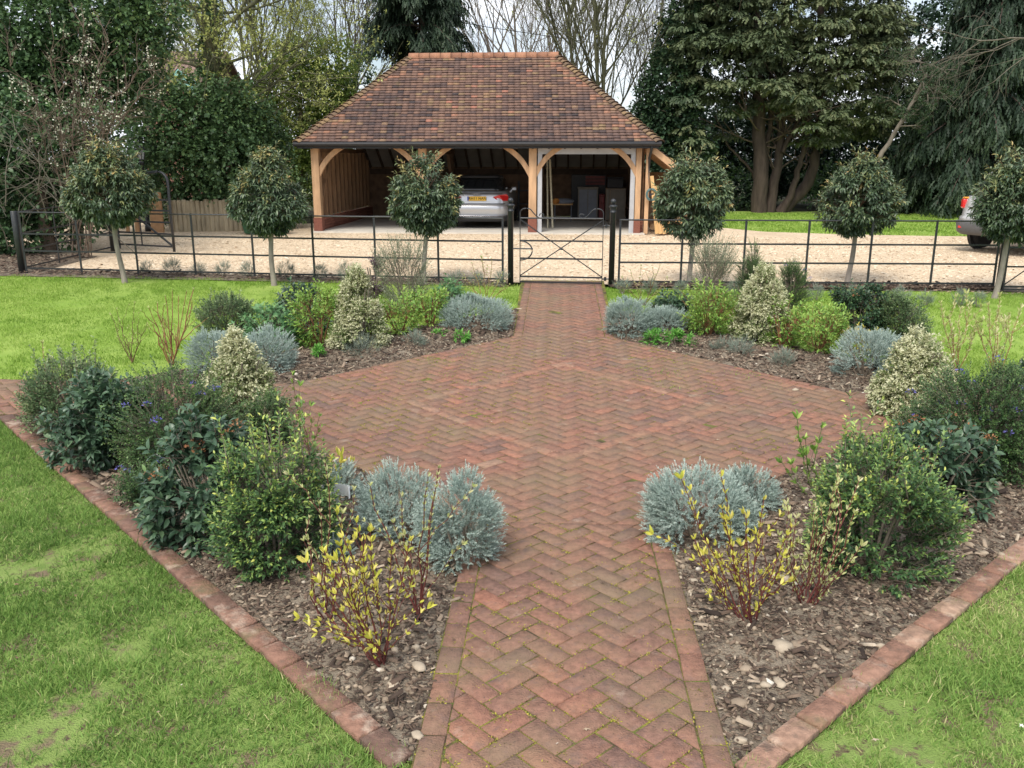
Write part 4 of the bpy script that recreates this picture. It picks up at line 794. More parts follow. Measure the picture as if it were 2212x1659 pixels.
# garden gate cut by the frame beyond the last tree
q = P(2166, 628); t = thing('side_gate', 'black iron gate cut by the picture edge beside the estate car', 'gate', q, None, -.07); m = MB()
for z in ZS[:3] + [FH]: m.beam((0, 0, z), (1.2, 0, z), .012, .026)
m.beam((0, 0, .02), (1.2, 0, .02), .012, .02); m.build('rails', 'iron_black', t); m = MB(); m.beam((.0, 0, 0), (0, 0, FH + .1), .03, .02, (1, 0, 0)); m.build('stile', 'iron_black', t)
m = MB(); m.tube([(.3 - .3 * math.cos(a) * 0 + .22 * math.sin(a), 0, FH * .62 + .2 * math.cos(a)) for a in np.linspace(0, 3.14, 10)], .011, 6); m.beam((0, .015, .08), (1.2, .015, FH), .01, .016); m.build('brace', 'iron_black', t)
# ------------------------------------------------------------------ cart lodge
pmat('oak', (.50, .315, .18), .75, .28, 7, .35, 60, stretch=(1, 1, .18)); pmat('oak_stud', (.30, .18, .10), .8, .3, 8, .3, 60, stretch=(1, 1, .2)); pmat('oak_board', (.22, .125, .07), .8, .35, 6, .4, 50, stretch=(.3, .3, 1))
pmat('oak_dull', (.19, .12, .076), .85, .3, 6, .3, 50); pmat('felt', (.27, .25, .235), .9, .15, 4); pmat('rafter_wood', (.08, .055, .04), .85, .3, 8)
pmat('gutter_black', (.016, .016, .018), .35, .2, 10); pmat('concrete', (.56, .52, .455), .9, .12, 3, .2, 50); pmat('grey_paint', (.42, .43, .45), .5, .08, 6)
attrmat('tile_mat', [(0, (.07, .056, .058)), (.28, (.125, .084, .076)), (.5, (.185, .115, .092)), (.72, (.235, .14, .105)), (.85, (.27, .185, .11)), (1, (.38, .175, .125))], .85, 14, .3, .4, 90, over=[((.26, .21, .08), 3, .60, .75, .4), ((.05, .045, .045), 1.6, .56, .75, .45)])
attrmat('ridge_mat', [(0, (.27, .13, .08)), (1, (.40, .20, .12))], .8, 20, .25, .3, 90, over=[((.5, .42, .33), 7, .62, .72, .6)])
attrmat('hip_mat', [(0, (.16, .11, .075)), (.5, (.22, .145, .09)), (1, (.28, .19, .10))], .85, 20, .3, .3, 90)
attrmat('brick_wall_mat', [(0, (.22, .085, .06)), (1, (.36, .15, .10))], .85, 30, .25, .3, 90)
BL, BR = P(680, 500), P(1383, 504.6); BANG = -math.atan2(BL[1] - BR[1], BR[0] - BL[0])
lodge = thing('cart_lodge', 'oak framed three bay cart lodge with hipped red tiled roof', 'cart lodge', BL, None, BANG)
UE0, UE1, VE, ZE, UR0, UR1, VR, ZR = -.26, 9.02, -.30, 2.30, 2.24, 6.35, 2.6, 4.66; VB = 5.5; UW = 8.7; VW = 6.3
tl = NB(); rngt = np.random.RandomState(8); tn = wob(17, 1.5)
def tilerows(a0, a1, b0, b1, gauge, nrm_hint, wd=.166, th=.016):
    """tile the quad whose eave runs a0-a1 and top edge b0-b1"""
    a0, a1, b0, b1 = map(np.array, (a0, a1, b0, b1)); Ls = np.linalg.norm((b0 + b1) / 2 - (a0 + a1) / 2)
    u = nrm(a1 - a0); up = nrm(np.cross(u, (b0 + b1) / 2 - (a0 + a1) / 2)); up = up if up @ np.array(nrm_hint) > 0 else -up
    s_ = nrm(np.cross(up, u)); H = abs(s_ @ (b0 - a0)); s_ = s_ if s_ @ (b0 - a0) > 0 else -s_; n = int(round(H / gauge)); g = H / n
    for r in range(n):
        f = r / n; p0 = a0 + (b0 - a0) * f; p1 = a1 + (b1 - a1) * f; L = np.linalg.norm(p1 - p0); off = (wd / 2 if r % 2 else 0) - rngt.uniform(0, .02)
        x = -off; run = 0.
        while x < L - .02:
            x0, x1 = max(x, 0) + .0004, min(x + wd, L) - .0004; x += wd
            if x1 - x0 < .02: continue
            j = rngt.normal(0, .003); q = p0 + u * x0; q2 = p0 + u * x1; lo = -s_ * (.012 + j); hi = s_ * (g * 1.25)
            lift = up * (.046 + rngt.normal(0, .004)); c = (q + q2) / 2
            top = [q + lo + lift, q2 + lo + lift + up * rngt.normal(0, .002), q2 + hi + up * .006, q + hi + up * .006]; bot = [p - up * th for p in top]
            V = np.array(top + bot); run = (rngt.normal(0, .17) if x0 < .01 or rngt.rand() < .55 else run); ti = np.clip(.45 + .15 * tn(c[None])[0] + run + rngt.normal(0, .07) + (.35 if rngt.rand() < .03 else 0), 0, 1)
            if min(x0, L - x1) < .45 and min(x0, L - x1) > .05 and rngt.rand() < .35: ti = .95
            tl.add(V, [np.array([(0, 1, 2, 3), (1, 0, 4, 5), (2, 1, 5, 6), (0, 3, 7, 4)])], ti)
tilerows((UE0, VE, ZE), (UE1, VE, ZE), (UR0, VR, ZR), (UR1, VR, ZR), .113, (0, -1, 1))
tilerows((UE0, VB, ZE), (UE0, VE, ZE), (UR0, VR, ZR), (UR0, VR, ZR), .113, (-1, 0, 1)); tilerows((UE1, VE, ZE), (UE1, VB, ZE), (UR1, VR, ZR), (UR1, VR, ZR), .113, (1, 0, 1))
tilerows((UE1, VB, ZE), (UE0, VB, ZE), (UR1, VR, ZR), (UR0, VR, ZR), .20, (0, 1, 1), .33)
tilerows((UE1 - .3, VW + .2, 1.64), (UE0 + .2, VW + .2, 1.64), (UE1, VB, ZE), (UE0, VB, ZE), .2, (0, 1, 1), .33)
roof = tl.build('roof', 'tile_mat', lodge)
rt = NB(); n = 14; st = (UR1 - UR0 + .1) / n
for i in range(n):
    a = np.linspace(-.25, math.pi + .25, 9); x0 = UR0 - .05 + i * st; V = []
    for xx, r in ((x0 + .006, .125), (x0 + st - .004, .128)): V += [(xx, VR + r * math.cos(k), ZR - .03 + r * math.sin(k)) for k in a]
    rt.add(np.array(V), [np.array([(k, k + 1, 10 + k, 9 + k) for k in range(8)]), np.array([list(range(9)), list(range(9, 18))[::-1]])], rngt.uniform(0, 1))
rt.build('ridge_cap', 'ridge_mat', roof)
def hips(a, b, n=31):
    a, b = np.array(a, float), np.array(b, float); h = NB(); d = (b - a) / n; dn = nrm(b - a); sd = nrm(np.cross(dn, [0, 0, 1.])); up = np.cross(sd, dn)
    for i in range(n):
        p = a + d * (i - .15); q = a + d * (i + 1.2); V = []
        for c, r, l in ((p, .16, .035 + rngt.normal(0, .004)), (q, .10, .005)): V += [c + up * (l + r * .62 * math.cos(k) - .05) + sd * r * math.sin(k) for k in np.linspace(-1.35, 1.35, 7)]
        V = np.array(V); V2 = V[:7] - up * .014
        h.add(np.concatenate([V, V2]), [np.array([(k, k + 1, 8 + k, 7 + k) for k in range(6)] + [(k + 1, k, 14 + k, 15 + k) for k in range(6)])], rngt.uniform(0, 1))
    h.build('hip_cap', 'hip_mat', roof)
hips((UE0, VE, ZE), (UR0, VR, ZR)); hips((UE1, VE, ZE), (UR1, VR, ZR)); hips((UE0, VB, ZE), (UR0, VR, ZR), 20); hips((UE1, VB, ZE), (UR1, VR, ZR), 20)
# underside: felt and rafters
m = MB(); dz = .075
m.add([(UE0 + .05, VE + .02, ZE - dz), (UE1 - .05, VE + .02, ZE - dz), (UR1, VR, ZR - dz), (UR0, VR, ZR - dz)], [(0, 1, 2, 3)]); m.add([(UE0 + .05, VB, ZE - dz), (UE1 - .05, VB, ZE - dz), (UR1, VR, ZR - dz), (UR0, VR, ZR - dz)], [(3, 2, 1, 0)])
m.add([(UE0 + .2, VW + .15, 1.66 - dz), (UE1 - .3, VW + .15, 1.66 - dz), (UE1 - .05, VB, ZE - dz), (UE0 + .05, VB, ZE - dz)], [(3, 2, 1, 0)])
for ue, ur in ((UE0 + .05, UR0), (UE1 - .05, UR1)): m.add([(ue, VE + .02, ZE - dz), (ur, VR, ZR - dz), (ue, VB, ZE - dz)], [(0, 1, 2)])
m.build('roof_lining', 'felt', lodge)
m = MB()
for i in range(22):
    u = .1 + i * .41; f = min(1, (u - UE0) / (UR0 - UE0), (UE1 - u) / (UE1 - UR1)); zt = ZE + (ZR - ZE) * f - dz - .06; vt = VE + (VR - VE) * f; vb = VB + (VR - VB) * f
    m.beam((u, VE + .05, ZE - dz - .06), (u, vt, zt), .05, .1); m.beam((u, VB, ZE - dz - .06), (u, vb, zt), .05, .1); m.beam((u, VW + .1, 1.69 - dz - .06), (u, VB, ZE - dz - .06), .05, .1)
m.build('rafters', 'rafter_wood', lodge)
# gutter, fascia, downpipe
m = MB(); m.tube([(UE0 - .07, VE - .035, ZE - .05), (UE0 + 1, VE - .035, ZE - .05), (UE1 + .05, VE - .035, ZE - .05)], .062, 12); m.bx(UE0, UE1, VE + .03, VE + .055, ZE - .16, ZE + .0); g = m.build('gutter', 'gutter_black', lodge, False)
U = [.10, 2.95, 5.83, 8.55]
m = MB(); m.tube([(8.83, VE - .03, ZE - .08), (8.83, VE + .03, ZE - .2), (8.80, -.13, ZE - .38), (8.80, -.13, 1.2), (8.80, -.13, .06)], .036, 10); m.build('downpipe', 'gutter_black', lodge, True)
# frame
m = MB(); m.bx(0, UW, .0, .2, 2.15, 2.29); m.build('wall_plate', 'oak', lodge, bevel=.006)
for i, u in enumerate(U):
    m = MB(); wd = .2 if i < 3 else .14; m.bx(u - wd / 2, u + wd / 2, .01, .20, .36, 2.15); p_ = m.build('post', 'oak', lodge, bevel=.006)
    k = MB(); k.bx(u - wd / 2 - .015, u + wd / 2 + .015, -.005, .215, -.05, .36); k.build('plinth', 'brick_wall_mat', lodge)
    for s_ in (-1, 1):
        if (i == 0 and s_ < 0) or (i == 3 and s_ > 0): continue
        k = MB(); V = []; nn = 10; x0 = u + s_ * wd / 2
        for j in range(nn + 1):
            f = j / nn; q = np.array([x0 + s_ * .68 * f, 1.42 + .73 * f]); bow = .085 * math.sin(f * math.pi); dd = np.array([-s_ * .7, .7]); q = q + dd * bow
            for off in (0, .13):
                c = q + np.array([s_ * .7, -.7]) * 0 + np.array([-s_ * .7, .7]) * off * (1.0 if off else 0)
                V += [(c[0], .05, min(c[1], 2.148)), (c[0], .14, min(c[1], 2.148))]
        Fc = []
        for j in range(nn):
            a = j * 4; b = a + 4; Fc += [(a, b, b + 1, a + 1), (a + 2, a + 3, b + 3, b + 2), (a, a + 2, b + 2, b), (a + 1, b + 1, b + 3, a + 3)]
        Fc += [(0, 1, 3, 2), (nn * 4, nn * 4 + 2, nn * 4 + 3, nn * 4 + 1)]; k.add(V, Fc); k.build('brace', 'oak', lodge)
m = MB()
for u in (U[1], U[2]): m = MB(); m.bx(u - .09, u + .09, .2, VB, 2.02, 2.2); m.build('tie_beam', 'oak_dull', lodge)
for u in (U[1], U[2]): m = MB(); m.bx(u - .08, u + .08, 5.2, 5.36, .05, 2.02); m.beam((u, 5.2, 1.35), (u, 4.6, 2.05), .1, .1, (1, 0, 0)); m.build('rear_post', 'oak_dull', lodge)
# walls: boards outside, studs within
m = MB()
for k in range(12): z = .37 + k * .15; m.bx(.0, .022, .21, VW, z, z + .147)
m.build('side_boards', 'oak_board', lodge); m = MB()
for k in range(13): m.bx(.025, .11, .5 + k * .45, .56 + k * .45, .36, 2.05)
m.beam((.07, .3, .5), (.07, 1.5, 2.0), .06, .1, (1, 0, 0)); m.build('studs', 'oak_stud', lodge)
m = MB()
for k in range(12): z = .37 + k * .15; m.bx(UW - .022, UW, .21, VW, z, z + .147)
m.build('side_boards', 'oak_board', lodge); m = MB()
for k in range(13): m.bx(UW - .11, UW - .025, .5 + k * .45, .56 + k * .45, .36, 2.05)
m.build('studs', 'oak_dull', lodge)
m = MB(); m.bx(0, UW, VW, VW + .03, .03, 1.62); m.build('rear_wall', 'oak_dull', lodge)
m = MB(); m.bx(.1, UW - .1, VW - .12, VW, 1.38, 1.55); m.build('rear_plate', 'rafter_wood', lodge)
def wallbricks(m, x0, x1, y0, y1, zc, alongy):
    for r in range(zc):
        t = (y0 if alongy else x0) - (.11 if r % 2 else 0); e = y1 if alongy else x1
        while t < e:
            a, b = max(t, y0 if alongy else x0), min(t + .215, e); t += .225
            if b - a < .03: continue
            if alongy: m.bx(x0, x1, a, b, -.03 + r * .075, .035 + r * .075, random.random())
            else: m.bx(a, b, y0, y1, -.03 + r * .075, .035 + r * .075, random.random())
for x0, x1 in ((-.02, .12), (UW - .12, UW + .02)): m = MB(); wallbricks(m, x0, x1, .22, VW, 5, True); m.build('plinth', 'brick_wall_mat', lodge)
m = MB(); m.bx(-.05, UW + .05, -.12, VW, -.1, .012); m.build('floor_slab', 'concrete', lodge)
# grey roller door frame of the third bay
m = MB(); m.bx(U[2] + .13, U[2] + .24, .06, .18, .012, 2.14); m.bx(U[3] - .20, U[3] - .085, .06, .18, .012, 2.14); m.bx(U[2] + .24, U[3] - .20, .07, .17, 2.0, 2.145); m.build('door_frame', 'grey_paint', lodge)
# lean-to log store on the gable
lt0, lt1 = UW + .06, UW + 1.15
ltl = tl = NB(); tilerows((lt1, 3.4, 1.45), (lt1, -.1, 1.45), (lt0, 3.4, 2.28), (lt0, -.1, 2.28), .113, (1, 0, 1)); lr = ltl.build('lean_to_roof', 'tile_mat', lodge)
m = MB(); m.beam((lt0, -.1, 2.2), (lt1 + .02, -.1, 1.36), .03, .15); m.build('bargeboard', 'oak', lr); m = MB()
for k in range(7): m.beam((lt0, .2 + k * .5, 2.19), (lt1, .2 + k * .5, 1.36), .05, .09)
m.add([(lt0, -.08, 2.255), (lt1, -.08, 1.42), (lt1, 3.4, 1.42), (lt0, 3.4, 2.255)], [(0, 1, 2, 3)]); m.build('lean_to_rafters', 'oak', lr)
for a_ in ((UW + .03, UW + .13, -.02, .09, .0, 2.15), (lt1 - .12, lt1 - .02, -.02, .09, 0, 1.38)): m = MB(); m.bx(*a_); m.build('lean_to_post', 'oak', lr)
m = MB(); m.bx(lt0, lt1, 3.35, 3.4, 0, 1.5); m.build('lean_to_back', 'oak_board', lr)
def at(u, v, z=0.): return np.array([BL[0] + u * math.cos(BANG) - v * math.sin(BANG), BL[1] + u * math.sin(BANG) + v * math.cos(BANG), BL[2] + z])
# things kept in the cart lodge
pmat('cabinet_grey', (.22, .20, .17), .6, .15, 5); pmat('tan_cover', (.30, .24, .185), .8, .15, 4, .3, 8); pmat('black_box', (.02, .02, .025), .5, .2, 9); pmat('red_paint', (.15, .02, .02), .5, .2, 9); pmat('blue_grey', (.20, .22, .26), .6, .1, 9); pmat('bamboo', (.52, .47, .33), .6, .2, 30); pmat('plank', (.60, .37, .16), .75, .25, 8, .2, 60, stretch=(1, 1, .2)); pmat('orange_cloth', (.6, .25, .06), .8, .1, 9); pmat('hose_green', (.10, .17, .17), .5, .2, 20); pmat('log_end', (.45, .30, .17), .8, .3, 15, .3, 60)
def kept(name, label, cat, u, v, z=.012, rz=0.): return thing(name, label, cat, at(u, v, z), None, BANG + rz)
t = kept('storage_cabinet', 'pale grey cabinet with doors at the back of the third bay', 'cabinet', 7.0, 4.6); m = MB(); m.bx(0, .62, 0, .5, .02, .98); m.bx(-.02, .64, -.02, .52, .98, 1.02); m.build('carcass', 'cabinet_grey', t, bevel=.008); m = MB(); m.bx(.04, .3, -.022, -.004, .06, .94); m.bx(.32, .58, -.022, -.004, .06, .94); m.build('doors', 'blue_grey', t, bevel=.005)
t = kept('storage_cabinet', 'buff panelled cabinet with red items on top in the third bay', 'cabinet', 7.86, 4.6); m = MB(); m.bx(0, .62, 0, .5, .02, .98); m.build('carcass', 'tan_cover', t, bevel=.008); m = MB(); m.bx(.03, .12, -.02, -.004, .05, .94); m.bx(.15, .59, -.02, -.004, .05, .94); m.build('panels', 'cabinet_grey', t, bevel=.005)
t = kept('red_machine', 'dark red machine standing between two pale cabinets', 'machine', 7.66, 4.62); m = MB(); m.bx(0, .17, 0, .45, .05, .8); m.bx(.02, .15, -.03, 0, .5, .74); m.build('body', 'red_paint', t, bevel=.02); m = MB(); m.tube([(.02, -.05, .82), (.085, -.1, .9), (.15, -.05, .82)], .014, 8); m.build('handle', 'black_box', t)
t = kept('tool_chest', 'black tool chest with red drawers behind the pale grey cabinet', 'chest', 6.78, 5.3); m = MB(); m.bx(0, 1.1, 0, .45, .0, 1.38); m.build('body', 'black_box', t, bevel=.015); m = MB(); [m.bx(.45, 1.06, -.02, -.003, 1.06 + .1 * k, 1.14 + .1 * k) for k in range(3)]; m.build('drawers', 'red_paint', t, bevel=.005)
t = kept('storage_box', 'black lidded box resting on the buff panelled cabinet', 'box', 7.9, 4.68, 1.0); m = MB(); m.bx(0, .5, 0, .35, .0, .28); m.build('body', 'black_box', t, bevel=.02); m = MB(); m.bx(-.02, .52, -.02, .37, .283, .33); m.build('lid', 'black_box', t, bevel=.012)
t = kept('folding_workbench', 'folding workbench piled with pale and orange cloths', 'workbench', 6.3, 4.0); m = MB()
for x in (0, .5):
    for y0, y1 in ((0, .45), (.45, 0)): m.beam((x, y0, 0), (x, y1, .5), .025, .025, (1, 0, 0))
m.build('legs', 'blue_grey', t); m = MB(); m.bx(-.05, .55, -.05, .5, .5, .54); m.build('top', 'plank', t, bevel=.005); m = MB(); V = IV2 * np.array([.3, .2, .1]) * (1 + .15 * wob(3, 2)(IV2))[:, None] + np.array([.28, .2, .6]); m.add(V, IF2.tolist()); m.build('cloth', 'blue_grey', t, True); m = MB(); V = IV2 * np.array([.13, .12, .08]) * (1 + .2 * wob(4, 2)(IV2))[:, None] + np.array([.03, .0, .6]); m.add(V, IF2.tolist()); m.build('cloth', 'orange_cloth', t, True)
for i, (u0, u1) in enumerate(((6.12, 6.18), (6.2, 6.32))):
    t = kept('bamboo_cane', ('thinner bamboo cane leaning in the third bay, nearer the oak post', 'thicker bamboo cane leaning in the third bay, away from the oak post')[i], 'cane', u1, 1.6 - i * .1); m = MB(); m.tube([(0, 0, 0), ((u0 - u1) / 2, .35, .9), (u0 - u1, .7, 1.85)], .022 + .006 * i, 8); m.build('culm', 'bamboo', t)
    m = MB(); [m.lathe([(.03 + .006 * i, -.012), (.03 + .006 * i, .012)], ((u0 - u1) * f, .7 * f, 1.85 * f), 8) for f in (.15, .35, .55, .75, .95)]; m.build('nodes', 'bamboo', t)
t = kept('covered_furniture', 'low furniture under a tan dust cover in the first bay', 'furniture', 1.55, 3.4); V = IV2.copy(); V = np.sign(V) * np.abs(V) ** .45 * np.array([.85, .4, .38]) + np.array([.85, .4, .36]); V[:, 2] = np.maximum(V[:, 2], .0); V += .015 * wob(6, 5)(V)[:, None]; npmesh('dust_cover', V, [IF2], 'tan_cover', t, None, True)
t = kept('mower', 'black ride-on mower shape behind the tan dust cover', 'mower', 1.75, 4.5); m = MB(); m.bx(0, 1.2, 0, .7, .3, .75); m.bx(.1, .5, .1, .6, .75, 1.15); m.beam((.85, .35, .7), (.75, .35, 1.1), .05, .05); m.build('body', 'black_box', t, bevel=.06)
for x in (.2, 1.0):
    m = MB(); m.tube([(x, -.03, .2), (x, .05, .2), (x, .1, .2)], .2, 14); m.build('wheel', 'black_box', t)
t = kept('storage_rack', 'dark open rack against the wall beside the silver car', 'rack', 5.15, 4.2); m = MB(); [m.bx(0, .55, 0, .4, z, z + .03) for z in (.1, .5, .9)]; m.build('shelves', 'black_box', t); m = MB(); [m.bx(x, x + .04, y, y + .04, 0, 1.2) for x in (0, .51) for y in (0, .36)]; m.build('uprights', 'black_box', t)
for i, (u, h, l) in enumerate(((8.93, 1.45, 'tallest orange plank leaning on the outer oak post'), (9.02, 1.2, 'middle orange plank leaning outside the lean-to'), (9.12, .95, 'shortest orange plank leaning outside the lean-to'))):
    t = kept('timber_plank', l, 'plank', u + .12, -.28 - .03 * i); m = MB(); m.beam((0, 0, .01), (-.17, .2, h), .09, .03, (0, 1, 0)); m.build('board', 'plank', t, bevel=.004)
t = kept('timber_pallet', 'stack of offcut boards lying under the lean-to roof', 'timber', 9.2, -.1); m = MB(); [m.box((.4 + .02 * (k % 3), .4, .04 + .055 * k), (.9 - .05 * (k % 2), .7, .045), .1 * (k % 3 - 1)) for k in range(5)]; m.build('boards', 'plank', t, bevel=.004)
t = kept('hose_coil', 'coiled grey green hose hanging on the outer oak post', 'hose', 8.88, -.16, 1.0); m = MB()
for k in range(4): m.tube([((.10 + .012 * k) * math.cos(a), -.02 * (k % 2), (.12 + .012 * k) * math.sin(a)) for a in np.linspace(0, 6.28, 18)], .012, 8)
m.build('coils', 'hose_green', t, True); m = MB(); m.bx(-.06, .06, .0, .06, -.03, .03); m.build('bracket', 'black_box', t)
for i in range(9):
    t = kept('log', 'split log in the stack under the lean-to roof', 'log', 9.05 + (i % 5) * .2 + (.1 if i > 4 else 0), 1.0, .1 + .17 * (i // 5)); t['group'] = 'split logs under the lean-to'; m = MB(); m.tube([(0, 0, 0), (0, .2, 0), (0, .4, 0)], .085, 9); m.build('billet', 'log_end', t)
# ------------------------------------------------------------------ cars
m_, n_, l_, b_ = nodemat('silver_paint'); b_.inputs['Base Color'].default_value = (.60, .61, .63, 1); b_.inputs['Metallic'].default_value = .55; b_.inputs['Roughness'].default_value = .3; b_.inputs['Coat Weight'].default_value = .6
m_, n_, l_, b_ = nodemat('grey_silver_paint'); b_.inputs['Base Color'].default_value = (.50, .49, .47, 1); b_.inputs['Metallic'].default_value = .5; b_.inputs['Roughness'].default_value = .32; b_.inputs['Coat Weight'].default_value = .6
m_, n_, l_, b_ = nodemat('car_glass'); b_.inputs['Base Color'].default_value = (.012, .014, .016, 1); b_.inputs['Roughness'].default_value = .06; b_.inputs['Specular IOR Level'].default_value = .6
m_, n_, l_, b_ = nodemat('lamp_red'); b_.inputs['Base Color'].default_value = (.62, .02, .02, 1); b_.inputs['Roughness'].default_value = .12; b_.inputs['Coat Weight'].default_value = 1
m_, n_, l_, b_ = nodemat('plate_yellow'); b_.inputs['Base Color'].default_value = (.85, .52, .05, 1); b_.inputs['Roughness'].default_value = .45
pmat('tyre_rubber', (.02, .02, .021), .8, .2, 30); pmat('dark_trim', (.035, .036, .04), .55, .15, 20); pmat('mid_trim', (.11, .112, .118), .55, .1, 20); pmat('chrome', (.6, .6, .62), .15, .05, 5, metal=1.); pmat('letter_black', (.01, .01, .01), .5, .0, 5); pmat('plate_blue', (.03, .09, .4), .5, .05, 5); pmat('rim_alloy', (.5, .5, .52), .3, .1, 10, metal=.8); pmat('lamp_amber', (.7, .3, .03), .2, .05, 5)
def plan(hw, y0, y1, r, bow=.07, n=10):
    """rounded rectangle, ccw, slightly bowed ends"""
    o = []
    for cx, cy, a0 in ((hw - r, y0 + r, -90), (hw - r, y1 - r, 0), (-hw + r, y1 - r, 90), (-hw + r, y0 + r, 180)):
        for k in range(n + 1): a = rad(a0 + 90 * k / n); o.append((cx + r * math.cos(a), cy + r * math.sin(a)))
    return [(x, y - bow * (1 - (x / hw) ** 2) * (1 if y < (y0 + y1) / 2 else -1)) for x, y in o]
def loft(rows, name, mat, parent, cap=True, smooth=True):
    m = MB(); V = []; k = 0
    for z, hw, y0, y1, r in rows: pl = plan(hw, y0, y1, r); k = len(pl); V += [(x, y, z) for x, y in pl]
    Fc = [(i * k + j, i * k + (j + 1) % k, (i + 1) * k + (j + 1) % k, (i + 1) * k + j) for i in range(len(rows) - 1) for j in range(k)]
    if cap: Fc += [list(range(k))[::-1], list(range((len(rows) - 1) * k, len(rows) * k))]
    m.add(V, Fc); return m.build(name, mat, parent, smooth)
def text(s, size, mat, parent, loc, rot, ext=.002):
    cu = bpy.data.curves.new('lettering', 'FONT'); cu.body = s; cu.size = size; cu.extrude = ext; cu.align_x = 'CENTER'; cu.align_y = 'CENTER'; cu.materials.append(MATS[mat]); cu.space_character = 1.05; cu.offset = .0012
    o = bpy.data.objects.new('lettering', cu); COL.objects.link(o); o.location = loc; bpy.context.view_layer.update(); me = bpy.data.meshes.new_from_object(o.evaluated_get(bpy.context.evaluated_depsgraph_get())); bpy.data.objects.remove(o); o = bpy.data.objects.new('lettering', me); COL.objects.link(o); o.location = loc; o.rotation_euler = rot; o.parent = parent; return o
def wheel(p, car, r, wd, s_):
    m = MB(); m.lathe([(r * .62, -wd / 2), (r * .95, -wd / 2), (r, -wd / 3), (r, wd / 3), (r * .95, wd / 2), (r * .62, wd / 2)], n=28); w_ = m.build('wheel', 'tyre_rubber', car); w_.rotation_euler = (0, math.pi / 2, 0); w_.location = p
    k = MB(); k.lathe([(r * .6, -.01), (r * .64, .015), (r * .5, .02)], (0, 0, s_ * wd / 2 - .02 * s_), 24)
    for j in range(5): a = j * 1.2566; k.beam((0, 0, s_ * (wd / 2 - .01)), (r * .58 * math.cos(a), r * .58 * math.sin(a), s_ * (wd / 2 - .01)), .07, .02)
    k.build('rim', 'rim_alloy', w_)
cq = P(1029.6, 494.5); car = thing('silver_car', 'silver car with dark roof parked tail out in the cart lodge', 'car', (cq[0] + .02, cq[1] + .05, G(cq[1]) + .012), None, BANG)
loft([(.20, .74, .12, 3.8, .3), (.30, .84, .03, 3.9, .32), (.44, .87, -.03, 3.95, .34), (.56, .87, -.04, 3.95, .34), (.64, .865, -.015, 3.93, .34), (.665, .862, .02, 3.92, .33), (.70, .86, .02, 3.9, .33), (.80, .85, .035, 3.8, .33), (.90, .83, .06, 3.6, .33), (.97, .79, .10, 3.0, .33), (1.0, .74, .15, 2.8, .33)], 'body', 'silver_paint', car)
gh = loft([(.985, .735, .15, 2.85, .3), (1.12, .69, .27, 2.6, .3), (1.28, .62, .45, 2.3, .28), (1.36, .57, .56, 2.1, .26)], 'windows', 'car_glass', car)
loft([(1.362, .575, .50, 2.1, .26), (1.40, .55, .52, 2.02, .26), (1.42, .45, .7, 1.9, .25)], 'roof', 'dark_trim', car)
loft([(.19, .80, -.005, 3.9, .32), (.30, .86, -.065, 3.95, .33), (.335, .86, -.055, 3.95, .33)], 'bumper_skirt', 'dark_trim', car)
loft([(.337, .868, -.075, 3.0, .33), (.352, .868, -.07, 3.0, .33)], 'trim_strip', 'chrome', car)
for s_ in (-1, 1):
    m = MB(); V = []
    for x, z in ((.44, .855), (.60, .905), (.80, .925), (.845, .86), (.845, .74), (.72, .745), (.52, .79)): V.append((s_ * x, z))
    m2 = MB()
    def yb(x): return .04 - .07 * (1 - (x / .85) ** 2) + (max(0, abs(x) - .55) / .3) ** 2 * .20
    n = len(V); m2.add([(x, yb(x) - .022, z) for x, z in V] + [(x, yb(x) + .05, z) for x, z in V], [list(range(n))[::s_ * -1]] + [(i, (i + 1) % n, n + (i + 1) % n, n + i) for i in range(n)]); m2.build('tail_lamp', 'lamp_red', car)
    wheel((s_ * .76, .72, .31), car, .31, .2, s_); wheel((s_ * .76, 3.2, .31), car, .31, .2, s_)
    m = MB(); m.box((s_ * .84, 2.35, 1.0), (.16, .1, .12)); m.build('wing_mirror', 'silver_paint', car, bevel=.03)
m = MB(); m.bx(-.78, .78, -.045, .03, .672, .682); m.bx(-.7, .7, -.02, .08, .945, .955); m.build('hatch_seam', 'dark_trim', car)
m = MB(); m.bx(-.26, .26, -.075, -.045, .755, .87); pl = m.build('number_plate', 'plate_yellow', car); m = MB(); m.bx(-.262, -.225, -.0785, -.0755, .757, .868); m.build('plate_band', 'plate_blue', pl)
text('RH11 NAN', .098, 'letter_black', pl, (.02, -.077, .812), (math.pi / 2, 0, 0))
m = MB()
for k in range(4): m.tube([(-.075 + .05 * k + .033 * math.cos(a), -.022, .945 - .02 + .033 * math.sin(a)) for a in np.linspace(0, 6.28, 20)], .0055, 6)
o = m.build('ring_emblem', 'chrome', car, True); o.location = (0, .0, -.005)
for x in (-.50, -.41): m = MB(); m.tube([(x, -.1, .285), (x, -.0, .285), (x, .2, .285)], .034, 14); m.build('exhaust_pipe', 'dark_trim', car, True)
m = MB(); m.beam((-.3, .25, 1.10), (.12, .235, 1.08), .014, .012); m.build('rear_wiper', 'dark_trim', car)
